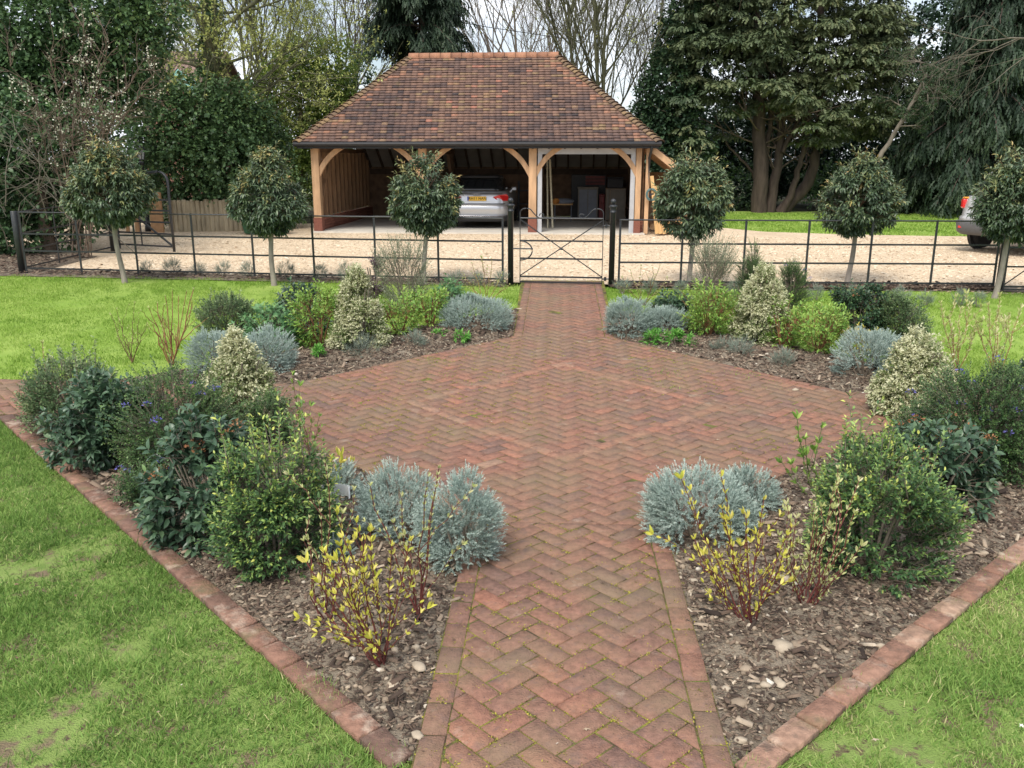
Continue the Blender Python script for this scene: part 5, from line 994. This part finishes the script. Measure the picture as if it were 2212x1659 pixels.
# estate car beyond the last standard tree
eq = P(2114, 534); HD = rad(-60); es = thing('silver_estate_car', 'silver estate car with dark bumper, cut by the picture edge on the gravel', 'car', (0, 0, 0), None, HD)
Rr = np.array([[math.cos(HD), -math.sin(HD)], [math.sin(HD), math.cos(HD)]]); o2 = eq[:2] - Rr @ np.array([-.85, .95]); es.location = (o2[0], o2[1], G(eq[1]))
loft([(.36, .80, .18, 4.4, .3), (.45, .88, .08, 4.5, .28), (.62, .90, .0, 4.5, .26), (.70, .90, .0, 4.5, .26), (.74, .885, .06, 4.45, .26), (.95, .88, .09, 4.3, .26), (1.08, .86, .12, 3.9, .26), (1.14, .83, .16, 3.2, .26)], 'body', 'grey_silver_paint', es)
loft([(.34, .86, .02, 4.5, .3), (.40, .905, -.06, 4.52, .3), (.60, .915, -.085, 4.52, .28), (.63, .905, -.075, 4.52, .27)], 'bumper', 'mid_trim', es)
loft([(1.13, .815, .17, 3.2, .25), (1.4, .72, .36, 2.8, .25), (1.58, .65, .5, 2.5, .22)], 'windows', 'car_glass', es); loft([(1.582, .655, .46, 2.5, .22), (1.64, .62, .5, 2.4, .22), (1.66, .5, .65, 2.3, .2)], 'roof', 'grey_silver_paint', es)
for s_ in (-1, 1):
    m = MB(); m.box((s_ * .785, .165, .98), (.13, .15, .2), s_ * .6); m.build('tail_lamp', 'lamp_red', es, bevel=.03); m = MB(); m.box((s_ * .77, .175, 1.1), (.13, .14, .035), s_ * .6); m.build('indicator', 'lamp_amber', es, bevel=.02)
    m = MB(); m.box((s_ * .62, -.085, .50), (.2, .04, .05)); m.build('reflector', 'lamp_red', es, bevel=.01)
    wheel((s_ * .815, .95, .33), es, .33, .22, s_); wheel((s_ * .815, 3.6, .33), es, .33, .22, s_)
for s_ in (-1, 1):
    for y_ in (.95, 3.6): m = MB(); m.tube([(s_ * .84, y_, .36), (s_ * .88, y_, .36), (s_ * .912, y_, .36)], .40, 24); m.build('wheel_arch', 'dark_trim', es)
m = MB(); m.bx(-.26, .26, .0, .035, .86, .975); m.build('number_plate', 'plate_yellow', es); m = MB(); m.beam((-.2, .2, 1.2), (.2, .2, 1.2), .02, .02); m.build('rear_wiper', 'dark_trim', es)
# ------------------------------------------------------------------ log palisade, bins, lantern
pmat('log_pole', (.38, .315, .21), .85, .25, 8, .3, 60, stretch=(1, 1, .3)); pmat('bin_green', (.05, .18, .105), .5, .15, 8); pmat('board_new', (.42, .24, .12), .8, .2, 8)
pa, pb_ = P(372, 498), P(530, 497); t = thing('log_palisade', 'low fence of upright round logs behind the gravel', 'fence', pa); n = 17; hgt = PZ(450, 432, pa[1])[2] - pa[2]
for i in range(n):
    q = (pb_ - pa) * i / (n - 1); m = MB(); r = .068 * random.uniform(.9, 1.08); h = hgt * random.uniform(.95, 1.03); m.lathe([(r, -.1), (r, h - .03), (r * .8, h), (.01, h + .005)], (q[0], q[1] + random.uniform(-.015, .015), 0), 10); m.build('log', 'log_pole', t, False)
q = P(343, 500); t = thing('gate_side_board', 'tan boarded post panel between field gate and log palisade', 'fence', q); m = MB(); m.bx(-.2, .12, 0, .1, -.05, 1.02); m.bx(-.65, -.55, .05, .12, -.05, .9); m.bx(-.9, -.82, .05, .12, -.05, .9); m.build('boards', 'board_new', t); m = MB(); m.beam((-.95, .13, .75), (.1, .13, .75), .03, .09); m.build('rail', 'board_new', t)
for px_, wp, l in ((553, 62, 'larger green tapered bin beside the log palisade'), (606, 40, 'smaller green tapered bin next to the cart lodge corner')):
    q = P(px_, 503); t = thing('green_bin', l, 'bin', q, 'green bins'); r = wp * mpp(q) / 2; h = PZ(px_, 468 if wp > 50 else 474, q[1])[2] - q[2]; m = MB(); m.lathe([(r * .78, 0), (r * .95, h * .8), (r, h * .82), (r, h * .9), (r * .97, h * .9)], n=24); m.build('body', 'bin_green', t, True); m = MB(); m.lathe([(r * 1.06, h * .9), (r * 1.06, h * .97), (r * .8, h * 1.02), (.02, h * 1.05)], n=24); m.build('lid', 'bin_green', t, True)
q = P(308, 500); q = np.array([q[0], q[1] + .4, G(q[1] + .4)]); t = thing('lantern_post', 'black lantern on a slim post above the field gate', 'lamp', q); zt = PZ(305, 310, q[1])[2] - q[2]; zb = PZ(305, 345, q[1])[2] - q[2]; m = MB(); m.lathe([(.09, -.05), (.09, .1), (.05, .2), (.045, zb - .12), (.09, zb - .08), (.05, zb - .02)], n=12); m.build('post', 'iron_black', t, True)
hl = zt - zb; m = MB()
for k in range(6): a = k * 1.0472; m.beam((.075 * math.cos(a), .075 * math.sin(a), zb), (.12 * math.cos(a), .12 * math.sin(a), zb + hl * .62), .014, .014, (1, 1, 0))
m.lathe([(.15, zb + hl * .62), (.15, zb + hl * .66), (.06, zb + hl * .88), (.02, zb + hl * .92), (.025, zb + hl), (.005, zb + hl * 1.02)], n=6); m.lathe([(.05, zb - .02), (.085, zb + .01)], n=6); lt = m.build('lantern', 'iron_black', t)
pmat('lantern_glass', (.42, .44, .44), .15, .1, 5); m = MB(); m.lathe([(.068, zb + .01), (.11, zb + hl * .61)], n=6); m.build('glass', 'lantern_glass', lt)
# ------------------------------------------------------------------ trees and hedges behind
def C3(px, py, Y): return PZ(px, py, Y)
def leafmass(nb, rng, c, r, dens, tm, ll, lw, k, L, spread, base, up=.3, droop=0., seed=0, gap=9., inner=.5, tip=.2, lump=.16, out=1.):
    r = np.array(r, float); n = int(dens * 4 * math.pi * ((r[0] * r[1]) ** 1.6 + (r[0] * r[2]) ** 1.6 + (r[1] * r[2]) ** 1.6) ** (1 / 1.6) / 3 ** (1 / 1.6))
    u = rdir(rng, n); f = 1 - (rng.rand(n) ** 1.6) * inner; lm = 1 + lump * wob(seed, 3.2)(u)
    q = u * (f * lm)[:, None]; p = c + q * r; nz = wob(seed + 5, 1.9)(p * (.55 / max(L, .1)) ** .5); kp = (nz < gap) & (p[:, 2] > G(p[:, 1]) - .02); p, u, nz, f = p[kp], u[kp], nz[kp], f[kp]
    d = nrm(nrm(u / r * r.min()) * out + np.array([0, 0, up]) + rdir(rng, len(p)) * .5)
    sprigs(nb, rng, p, d, k, L, ll, lw, tm, spread, base + .07 * nz, tip, 0, None, droop, .15)
def blobmass(nb, rng, blobs, Y, dens, tm, ll, lw, k, L, spread, base, seed, dy=.8, **kw):
    for i, (px, py, rx, ry) in enumerate(blobs):
        yy = Y + rng.uniform(-.6, .6); c = C3(px, py, yy); s = mpp(c); leafmass(nb, rng, c, (rx * s, rx * s * dy, ry * s), dens, tm, ll, lw, k, L, spread, base, seed=seed + i * 11, **kw)
def branch(rng, out, p, d, L, r, lvl, mx, sp, nch, wand=.13, gr=.06, n=6):
    pts = [p]; dd = d.copy()
    for i in range(n - 1): dd = nrm(dd + rng.normal(0, wand, 3) + np.array([0, 0, gr])); pts.append(pts[-1] + dd * L / (n - 1))
    pts = np.array(pts); out.append((pts, r * np.linspace(1, .45, n), lvl))
    if lvl >= mx: return
    for k in range(nch[lvl]):
        f = rng.uniform(.3, 1.); i = min(int(f * (n - 1)), n - 2); q = pts[i] + (pts[i + 1] - pts[i]) * (f * (n - 1) - i); t = nrm(pts[i + 1] - pts[i])
        sd = nrm(np.cross(t, rng.normal(size=3))); a = sp * rng.uniform(.6, 1.3); branch(rng, out, q, t * math.cos(a) + sd * math.sin(a), L * rng.uniform(.42, .72), r * (1 - .5 * f) * .62, lvl + 1, mx, sp, nch, wand, gr, n)
def wood(nb, out, sides=(8, 6, 4, 3, 3, 3)):
    for l in set(o[2] for o in out): S = [o for o in out if o[2] == l]; V, Fs = tubes(np.stack([o[0] for o in S]), np.stack([np.maximum(o[1], .0035) for o in S]), sides[l]); nb.add(V, Fs)
def ground_at(px, Y): p = PZ(px, 400, Y); return np.array([p[0], Y, float(G(Y))])
def path(nb, pts, r0, r1, sides=8, n=14, jit=.02, rng=np.random.RandomState(1)):
    pts = np.array(pts, float); t = np.linspace(0, len(pts) - 1, n); q = np.stack([np.interp(t, np.arange(len(pts)), pts[:, k]) for k in range(3)], 1)
    for _ in range(2): q[1:-1] = (q[:-2] + 2 * q[1:-1] + q[2:]) / 4
    q[1:-1] += rng.normal(0, jit, (n - 2, 3)); V, Fs = tubes(q[None], np.linspace(r0, r1, n)[None], sides); nb.add(V, Fs); return q
pmat('bark_brown', (.13, .095, .07), .9, .35, 9, .6, 30, stretch=(1, 1, .3)); pmat('bark_grey', (.17, .145, .115), .9, .3, 9, .5, 30, stretch=(1, 1, .3)); pmat('bark_red', (.075, .054, .042), .9, .35, 9, .6, 25, stretch=(1, 1, .25)); pmat('bark_moss', (.12, .12, .065), .9, .35, 9, .5, 30)
IVY = dict(tm=OVAL, ll=.13, lw=.75, k=5, L=.28, spread=1.2)
def mass(name, label, cat, blobs, Y, mat, seed, base_px, dens=26, base=.35, group=None, trunk=None, part='leaves', **kw):
    rng = np.random.RandomState(seed); b = ground_at(base_px, Y); t = thing(name, label, cat, (0, 0, 0), group); nb = NB()
    a = dict(IVY); a.update({k: kw.pop(k) for k in list(kw) if k in a}); blobmass(nb, rng, blobs, Y, dens, a['tm'], a['ll'], a['lw'], a['k'], a['L'], a['spread'], base, seed, **kw); nb.build(part, mat, t)
    tr = NB(); top = C3(*(trunk or (base_px, blobs[0][1])), Y); path(tr, [b - [0, 0, .1], (b + top) / 2 + rng.normal(0, .1, 3), top], .16, .06, rng=rng); tr.build('trunk', 'bark_brown', t); return t
mass('ivy_clad_tree', 'tall tree smothered in dark ivy at the picture corner above the corner post', 'tree', [(40, 40, 150, 110), (190, 30, 130, 90), (275, 110, 75, 85), (70, 170, 130, 80), (185, 165, 110, 80), (-60, 150, 120, 150), (330, 20, 60, 80), (250, 200, 70, 60), (30, 240, 110, 70)], 20.5, 'leaf_ivy', 500, 150, 75, base=.4)
mass('overgrown_hedge', 'dark overgrown ivy hedge behind the corner post and return fence', 'hedge', [(30, 300, 120, 90), (40, 420, 110, 90), (150, 330, 90, 90), (140, 455, 85, 75), (-60, 400, 120, 160), (20, 520, 90, 50), (215, 300, 55, 90), (200, 400, 60, 70)], 18.6, 'leaf_ivy', 510, 90, 48, base=.3, gap=1.2, inner=.7)
mass('ivy_mound', 'rounded mound of glossy ivy behind the log palisade', 'hedge', [(365, 275, 90, 85), (440, 262, 105, 90), (520, 275, 75, 85), (395, 360, 105, 70), (500, 355, 90, 75), (565, 330, 60, 85), (460, 425, 110, 45), (310, 390, 45, 70), (580, 420, 70, 60)], 25.2, 'leaf_ivy', 520, 450, 55, base=.42, ll=.14)
mass('light_green_hedge', 'light green leafy hedge between the ivy mound and cart lodge roof', 'hedge', [(620, 205, 75, 80), (700, 195, 70, 80), (640, 290, 80, 80), (720, 260, 65, 70), (600, 350, 70, 80), (680, 350, 80, 80), (560, 250, 50, 60), (640, 140, 60, 50), (720, 130, 45, 45)], 30.5, 'leaf_hedge', 530, 650, 44, base=.45, ll=.16, tm=DIA, lw=.6, L=.35, gap=1.4)
mass('holly_tree', 'small dark holly poking out above the cart lodge hip', 'tree', [(770, 165, 36, 40), (745, 210, 45, 50), (700, 270, 40, 40)], 31.5, 'leaf_holly', 540, 750, 26, ll=.14)
mass('holly_tree', 'dark evergreen beside the cart lodge roof at the foot of the bare tree', 'tree', [(1440, 200, 65, 90), (1405, 265, 50, 50), (1470, 110, 55, 80), (1455, 300, 70, 70), (1500, 40, 60, 70), (1440, 380, 60, 70), (1560, 10, 80, 60)], 32.5, 'leaf_darkwood', 545, 1425, 46, base=.5, ll=.17, gap=1.5)
# far wood closing the view
rng = np.random.RandomState(77); nb = NB()
for x in range(-500, 2800, 110):
    top = 250 + 50 * math.sin(x * .011) + rng.uniform(-25, 25) + (90 if 640 < x < 1430 else 0); h = (470 - top) / 2
    if 300 < x < 440: top = 300; h = 80
    c = C3(x, top + h, 44.); s = mpp(c); leafmass(nb, rng, c, (95 * s, 60 * s, h * s), 7, DIA, .34, .55, 5, .6, 1.2, .4, seed=x, gap=1.6)
tag(nb.build('woodland', 'leaf_darkwood'), 'dark far belt of woodland closing the view', 'woodland', kind='stuff')
mass('dark_hedge', 'deep shaded evergreen hedge behind the multi-stemmed cypress', 'hedge', [(x, 330 + 20 * math.sin(x), 110, 120) for x in range(1500, 2420, 110)] + [(x, 200, 90, 70) for x in (1990, 2090, 2190, 2290)] + [(2040, 90, 120, 90), (2200, 40, 120, 90)], 37.5, 'leaf_darkwood', 555, 1900, 24, base=.42, ll=.2, L=.4, gap=1.7)
mass('dark_hedge', 'lighter leafy bush low between cypress trunks and cart lodge lean-to', 'hedge', [(1520, 390, 60, 55), (1590, 400, 60, 50), (1790, 400, 60, 50)], 34.5, 'leaf_ivy', 556, 1560, 18, base=.55, ll=.15, gap=1.)
# blossoming thorn and pale tangle
rng = np.random.RandomState(60); b = ground_at(150, 17.6); t = thing('blackthorn', 'twiggy blackthorn with sprays of small white blossom before dark ivy', 'shrub', b); sb, fb = NB(), NB()
for tx, ty in ((110, 110), (180, 60), (235, 90), (300, 150), (330, 165), (250, 205), (120, 255), (210, 150), (60, 230), (275, 240), (20, 120), (160, 190)):
    q = path(sb, [np.array([rng.uniform(-.3, .3), 0, 0]), C3(150 + (tx - 150) * .45, (ty + 420) / 2, 17.6) - b, C3(tx, ty, 17.4 + rng.uniform(-.6, .3)) - b], .015, .005, 5, 14, .05, rng); out = []
    for i in range(5, 14):
        for _ in range(2): branch(rng, out, q[i], nrm(rng.normal(size=3) + (q[-1] - q[0]) * .25), rng.uniform(.25, .6), .008, 1, 2, .7, (0, 3, 0), .2)
    wood(sb, out)
    m = 0
    for pts, r, l in out:
        if rng.rand() < .13:
            c = pts[rng.randint(1, 6, 8)] + rng.normal(0, .03, (8, 3)); V, Fs = inst(DIA, c, rdir(rng, 8), rdir(rng, 8), .04, .035); fb.add(V, Fs, np.repeat(rng.uniform(0, 1, 8), 4))
sb.build('branches', 'bark_brown', t); fb.build('blossom', 'blossom', t)
rng = np.random.RandomState(61); b = ground_at(70, 17.2); t = thing('dead_thicket', 'pale leafless tangle of arching stems under the ivy clad tree', 'shrub', b); sb = NB(); out = []
for _ in range(15): branch(rng, out, np.array([rng.uniform(-.9, 1.7), rng.uniform(-.3, .5), rng.uniform(0, 1.3)]), nrm(np.array([rng.normal(0, .45), rng.normal(-.1, .3), 1.])), rng.uniform(.9, 1.9), .012, 1, 3, .6, (0, 4, 3), .22, -.09)
wood(sb, out); sb.build('branches', 'twig_pale', t)
# spring tree with ivy clad trunk
rng = np.random.RandomState(62); Y = 27.; b = ground_at(452, Y); t = thing('spring_tree', 'tall ivy clad trunk with spreading limbs in pale spring leaf', 'tree', b); sb, nb, iv = NB(), NB(), NB()
q = path(sb, [np.zeros(3) - [0, 0, .1], C3(458, 300, Y) - b, C3(455, 120, Y) - b, C3(452, -120, Y) - b], .26, .19, 10, 16, .01, rng)
out = []
for i in range(5, 16):
    for _ in range(3): a = rng.uniform(0, 6.28); branch(rng, out, q[i], nrm(np.array([math.cos(a), math.sin(a) * .7, rng.uniform(.1, .7)])), rng.uniform(2.2, 4.2), .055, 1, 4, .6, (0, 5, 4, 3), .14, .03)
wood(sb, out); sb.build('trunk', 'bark_moss', t)
E4 = np.array([o[0][rng.randint(2, 6)] for o in out if o[2] >= 3]); E4 = np.repeat(E4, 6, 0) + rng.normal(0, .12, (len(E4) * 6, 3)) * 1.6; E4 = E4[rng.rand(len(E4)) < .5]
sprigs(nb, rng, E4, nrm(rdir(rng, len(E4)) + np.array([0, 0, .3])), 4, .14, .1, .55, DIA, 1.1, np.full(len(E4), .45), .3); nb.build('crown', 'leaf_spring', t)
pp = q[rng.randint(4, 15, 1100)] + rng.normal(0, .03, (1100, 3)); dd = rdir(rng, 1100); pp += dd * .24; sprigs(iv, rng, pp, dd, 4, .2, .13, .75, OVAL, 1.2, np.full(1100, .4), .2); iv.build('ivy', 'leaf_ivy', t)
# bare trees
def baretree(px, Y, topy, label, seed, stems=1, r=.10, bark='bark_grey', lim=4, sp=.5, spread=.25, leaf=0, nch=(4, 5, 4, 3)):
    rng = np.random.RandomState(seed); b = ground_at(px, Y); H = C3(px, topy, Y)[2] - b[2]; t = thing('bare_tree', label, 'tree', b, 'leafless trees behind the cart lodge'); sb = NB(); out = []
    for k in range(stems):
        a = rng.uniform(0, 6.28); branch(rng, out, np.array([math.cos(a) * .12 * (stems > 1), math.sin(a) * .12 * (stems > 1), -.1]), nrm(np.array([rng.normal(0, spread), rng.normal(0, spread * .6), 1.])), H * rng.uniform(.75, 1.05), r * rng.uniform(.7, 1.1), 0, lim, sp, nch, .07, .05, 8)
    wood(sb, out); sb.build('trunk', bark, t)
    if leaf:
        nb = NB(); e = np.array([o[0][-1] for o in out if o[2] >= 3]); e = e[rng.rand(len(e)) < leaf]; sprigs(nb, rng, e, rdir(rng, len(e)), 4, .16, .11, .55, DIA, 1.2, np.full(len(e), .5), .3); nb.build('leaf_sprays', 'leaf_spring', t)
    return t
baretree(1295, 34, -60, 'tall bare many-stemmed tree right behind the cart lodge hip', 70, 4, .095, 'bark_moss', 4, .55, .16, .2, (8, 6, 5, 4))
baretree(1370, 38, -20, 'slimmer bare tree with fine pale twigs next to the dark evergreen', 71, 2, .075, 'bark_grey', 4, .5, .12, 0, (8, 6, 5, 3))
baretree(1130, 47, -30, 'distant hazy bare tree above the middle of the roof ridge', 72, 3, .12, 'bark_grey', 4, .55, .25, .3, (8, 5, 5, 3))
baretree(1215, 50, 10, 'distant bare tree above the far end of the roof ridge', 73, 2, .12, 'bark_grey', 4, .55, .2, .2, (8, 5, 4, 3))
baretree(740, 40, -20, 'bare tree budding beside the drooping conifer', 74, 2, .12, 'bark_grey', 4, .5, .2, .9, (8, 5, 5, 4))
baretree(560, 36, -40, 'bare tree with yellowing buds above the light green hedge', 75, 3, .11, 'bark_moss', 4, .5, .22, .9, (8, 6, 5, 4))
baretree(330, 34, -40, 'bare tree in front of the distant tiled house', 76, 2, .10, 'bark_grey', 4, .5, .2, .3, (7, 5, 4, 3))
# drooping conifer behind the ridge
def conifer(name, label, px, Y, topy, boty, hw, seed, mat, n=70, droop=.8, dark=.4, blen=1.):
    rng = np.random.RandomState(seed); b = ground_at(px, Y); s = mpp(C3(px, 200, Y)); t = thing(name, label, 'tree', b); sb, nb = NB(), NB(); top = C3(px, topy, Y) - b; bot = C3(px, boty, Y) - b
    path(sb, [(0, 0, -.1), top * .5, top], .3, .05, 10, 12, .02, rng); Pp, Dd, Bb = [], [], []
    for k in range(n):
        f = rng.rand() ** .8; z = bot[2] + (top[2] - bot[2]) * f; a = rng.uniform(0, 6.28); R = hw * s * (.35 + .75 * (1 - f)) * rng.uniform(.6, 1.15); e = np.array([math.cos(a) * R, math.sin(a) * R, z - .25 * R]); st = np.array([0, 0, z + .15 * R]); md = (st + e) / 2 + np.array([0, 0, .18 * R])
        q = path(sb, [st, md, e], .045, .01, 4, 9, .03, rng); m = int(26 * R) + 14; i = rng.randint(2, 8, m); pt = q[i] + rng.normal(0, .16, (m, 3)) * np.array([1, 1, .7]); Pp.append(pt)
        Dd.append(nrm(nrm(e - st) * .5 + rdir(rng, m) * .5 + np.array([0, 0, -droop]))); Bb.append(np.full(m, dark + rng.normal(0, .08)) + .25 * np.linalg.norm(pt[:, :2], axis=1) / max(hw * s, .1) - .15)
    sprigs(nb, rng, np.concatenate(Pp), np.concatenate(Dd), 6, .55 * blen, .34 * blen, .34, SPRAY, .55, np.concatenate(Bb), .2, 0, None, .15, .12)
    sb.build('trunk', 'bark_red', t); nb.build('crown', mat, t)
conifer('drooping_conifer', 'dark drooping conifer rising behind the cart lodge ridge', 915, 37, -190, 130, 125, 80, 'leaf_conifer', 90)
conifer('weeping_conifer', 'weeping dark conifer with hanging sprays above the estate car', 2110, 31, -330, 440, 185, 81, 'leaf_conifer', 190, 1.3, .42, 1.15)
# many-stemmed cypress
rng = np.random.RandomState(90); cb = P(1665, 456); Y = cb[1]; t = thing('cypress_tree', 'huge olive green cypress with several bare curving trunks', 'tree', cb); sb = NB()
TR = [[(1640, 458), (1642, 380), (1640, 250), (1630, 100), (1625, -80)], [(1662, 458), (1672, 390), (1688, 320), (1692, 180), (1700, -60)], [(1682, 456), (1722, 425), (1752, 385), (1766, 310), (1770, 180), (1775, -40)], [(1690, 450), (1715, 405), (1728, 350), (1742, 300), (1750, 200)], [(1652, 455), (1655, 350), (1668, 230), (1665, 90)], [(1640, 400), (1610, 350), (1575, 320), (1545, 250)], [(1690, 330), (1720, 270), (1745, 200), (1790, 120)]]
for k, (tr, r) in enumerate(zip(TR, (.30, .2, .25, .13, .12, .06, .08))):
    path(sb, [C3(x, y, Y + (k % 3 - 1) * .25 * (1 if y < 440 else .4)) - cb + np.array([0, 0, -.15 if y > 440 else 0]) for x, y in tr], r, r * .45, 10, 18, .025, rng)
sb.build('trunk', 'bark_red', t, True); out = []
for k in range(60): x, y = rng.uniform(1500, 1880), rng.uniform(40, 330); p0 = C3(1640 + rng.uniform(0, 120), y + 40, Y) - cb; p1 = C3(x, y, Y + rng.uniform(-1.6, 1.6)) - cb; branch(rng, out, p0, nrm(p1 - p0), np.linalg.norm(p1 - p0), .035, 1, 2, .6, (0, 4, 0), .12)
sb = NB(); wood(sb, out); sb.build('branches', 'bark_brown', t)
OUTL = [(1500, -100), (1478, 40), (1455, 180), (1440, 300), (1470, 345), (1560, 320), (1620, 235), (1700, 235), (1760, 330), (1830, 300), (1905, 290), (1960, 190), (1950, 60), (1925, -100)]
nb = NB(); Pp, Dd, Bb = [], [], []; cnt = 0
while cnt < 620:
    x, y = rng.uniform(1430, 1970), rng.uniform(-100, 350)
    if not inside(OUTL, np.array(x), np.array(y)): continue
    gate_ = wob(91, .016)(np.array([[x, y, 0]]))[0]
    if gate_ > .75 or (x < 1620 and y > 200 and rng.rand() < .35): cnt += 1; continue
    hwid = 2.4 * math.sqrt(max(.05, 1 - ((x - 1700) / 290) ** 2)); c = C3(x, y, Y + rng.uniform(-1, .8) * hwid) - cb; cnt += 1; R = rng.uniform(.28, .55); m = 26; a = rng.uniform(0, 6.28, m); rr = R * rng.rand(m) ** .5
    pt = c + np.stack([np.cos(a) * rr, np.sin(a) * rr, R * .38 * (1 - (rr / R) ** 2) + rng.normal(0, .03, m)], 1); dd = nrm(np.stack([np.cos(a), np.sin(a), .15 - .75 * (rr / R)], 1) + rdir(rng, m) * .25); ox = (c[0] - 0) / 4
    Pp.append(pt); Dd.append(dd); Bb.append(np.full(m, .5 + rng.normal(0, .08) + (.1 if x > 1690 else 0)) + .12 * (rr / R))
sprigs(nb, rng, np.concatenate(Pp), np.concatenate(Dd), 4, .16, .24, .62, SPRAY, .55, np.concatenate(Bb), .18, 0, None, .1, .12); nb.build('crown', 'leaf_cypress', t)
# lichen covered leaning tree right of the cypress
rng = np.random.RandomState(95); Y = 30.; b = ground_at(1862, Y); t = thing('leaning_tree', 'leaning grey limbed tree with fine bare twigs between cypress and weeping conifer', 'tree', b); sb, nb = NB(), NB()
q = path(sb, [(0, 0, -.1), C3(1880, 375, Y) - b, C3(1925, 300, Y) - b, C3(1965, 235, Y) - b, C3(2010, 140, Y) - b], .11, .04, 8, 16, .02, rng); out = []
for i in range(9, 16):
    for _ in range(2): branch(rng, out, q[i], nrm(np.array([rng.normal(.2, .7), rng.normal(-.2, .5), rng.normal(.35, .5)])), rng.uniform(.5, 1.2), .03, 1, 4, .65, (0, 5, 4, 3), .16, .0)
wood(sb, out); sb.build('trunk', 'bark_grey', t); e = np.array([o[0][rng.randint(2, 6)] for o in out if o[2] >= 2]); e = np.repeat(e, 3, 0); sprigs(nb, rng, e, rdir(rng, len(e)), 4, .1, .06, .6, DIA, 1.2, np.full(len(e), .6), .3); nb.build('leaves', 'leaf_darkwood', t)
rng = np.random.RandomState(96); Y = 26.; b = ground_at(2330, Y); t = thing('bare_tree', 'pale arching bare branches reaching in from the picture edge before the weeping conifer', 'tree', b, 'leafless trees behind the cart lodge'); sb = NB(); q = path(sb, [(0, 0, -.1), (0, 0, 4), (-.1, 0, 8)], .14, .08, 8, 12, .02, rng); out = []
for z, tx, ty in ((5., 2130, 25),): p0 = np.array([0, 0, z]); p1 = C3(tx, ty, Y) - b; branch(rng, out, p0, nrm(p1 - p0 + np.array([0, 0, .5])), np.linalg.norm(p1 - p0), .04, 1, 4, .5, (0, 6, 4, 3), .13, -.06, 8)
wood(sb, out); sb.build('trunk', 'twig_pale', t)
# distant house, cable
pmat('house_roof_mat', (.24, .16, .13), .9, .25, 3, .4, 12); pmat('house_wall_mat', (.30, .15, .11), .9, .2, 6); pmat('copper_green', (.20, .46, .40), .6, .15, 4)
Y = 40.; h0, h1 = C3(300, 180, Y), C3(445, 200, Y); zr = C3(360, 103, Y)[2]; ze = C3(360, 178, Y)[2]; gz = float(G(Y)); t = thing('house', 'distant house with brown tiled roof and green copper strip behind bare trees', 'house', (h0[0], Y, gz)); wd_ = h1[0] - h0[0]
m = MB(); m.bx(0, wd_, 0, 5, 0, ze - gz); m.add([(0, 0, ze - gz), (0, 5, ze - gz), (0, 2.5, zr - gz - .1)], [(0, 1, 2)]); m.add([(wd_, 0, ze - gz), (wd_, 5, ze - gz), (wd_, 2.5, zr - gz - .1)], [(0, 2, 1)]); m.build('wall', 'house_wall_mat', t)
m = MB(); m.beam((-.3, 1.1, (ze + zr) / 2 - gz), (wd_ + .3, 1.1, (ze + zr) / 2 - gz), 3.3, .12, (0, -(zr - ze), 2.6)); m.beam((-.3, 3.9, (ze + zr) / 2 - gz), (wd_ + .3, 3.9, (ze + zr) / 2 - gz), 3.3, .12, (0, zr - ze, 2.6)); rf = m.build('roof', 'house_roof_mat', t)
m = MB(); c0 = C3(375, 158, Y - .6) - [h0[0], Y, gz]; c1 = C3(432, 198, Y - .9) - [h0[0], Y, gz]; m.beam(c0, c1, .5, .06, (0, -1, .4)); m.build('copper_strip', 'copper_green', rf)
pts = [C3(x, y, 42.) for x, y in ((560, -70), (700, -8), (1050, 58), (1330, 100), (1600, 118))]; m = MB(); m.tube(pts, .016, 5); tag(m.build('overhead_cable', 'gutter_black'), 'thin dark overhead cable crossing the sky above the roof ridge', 'cable')
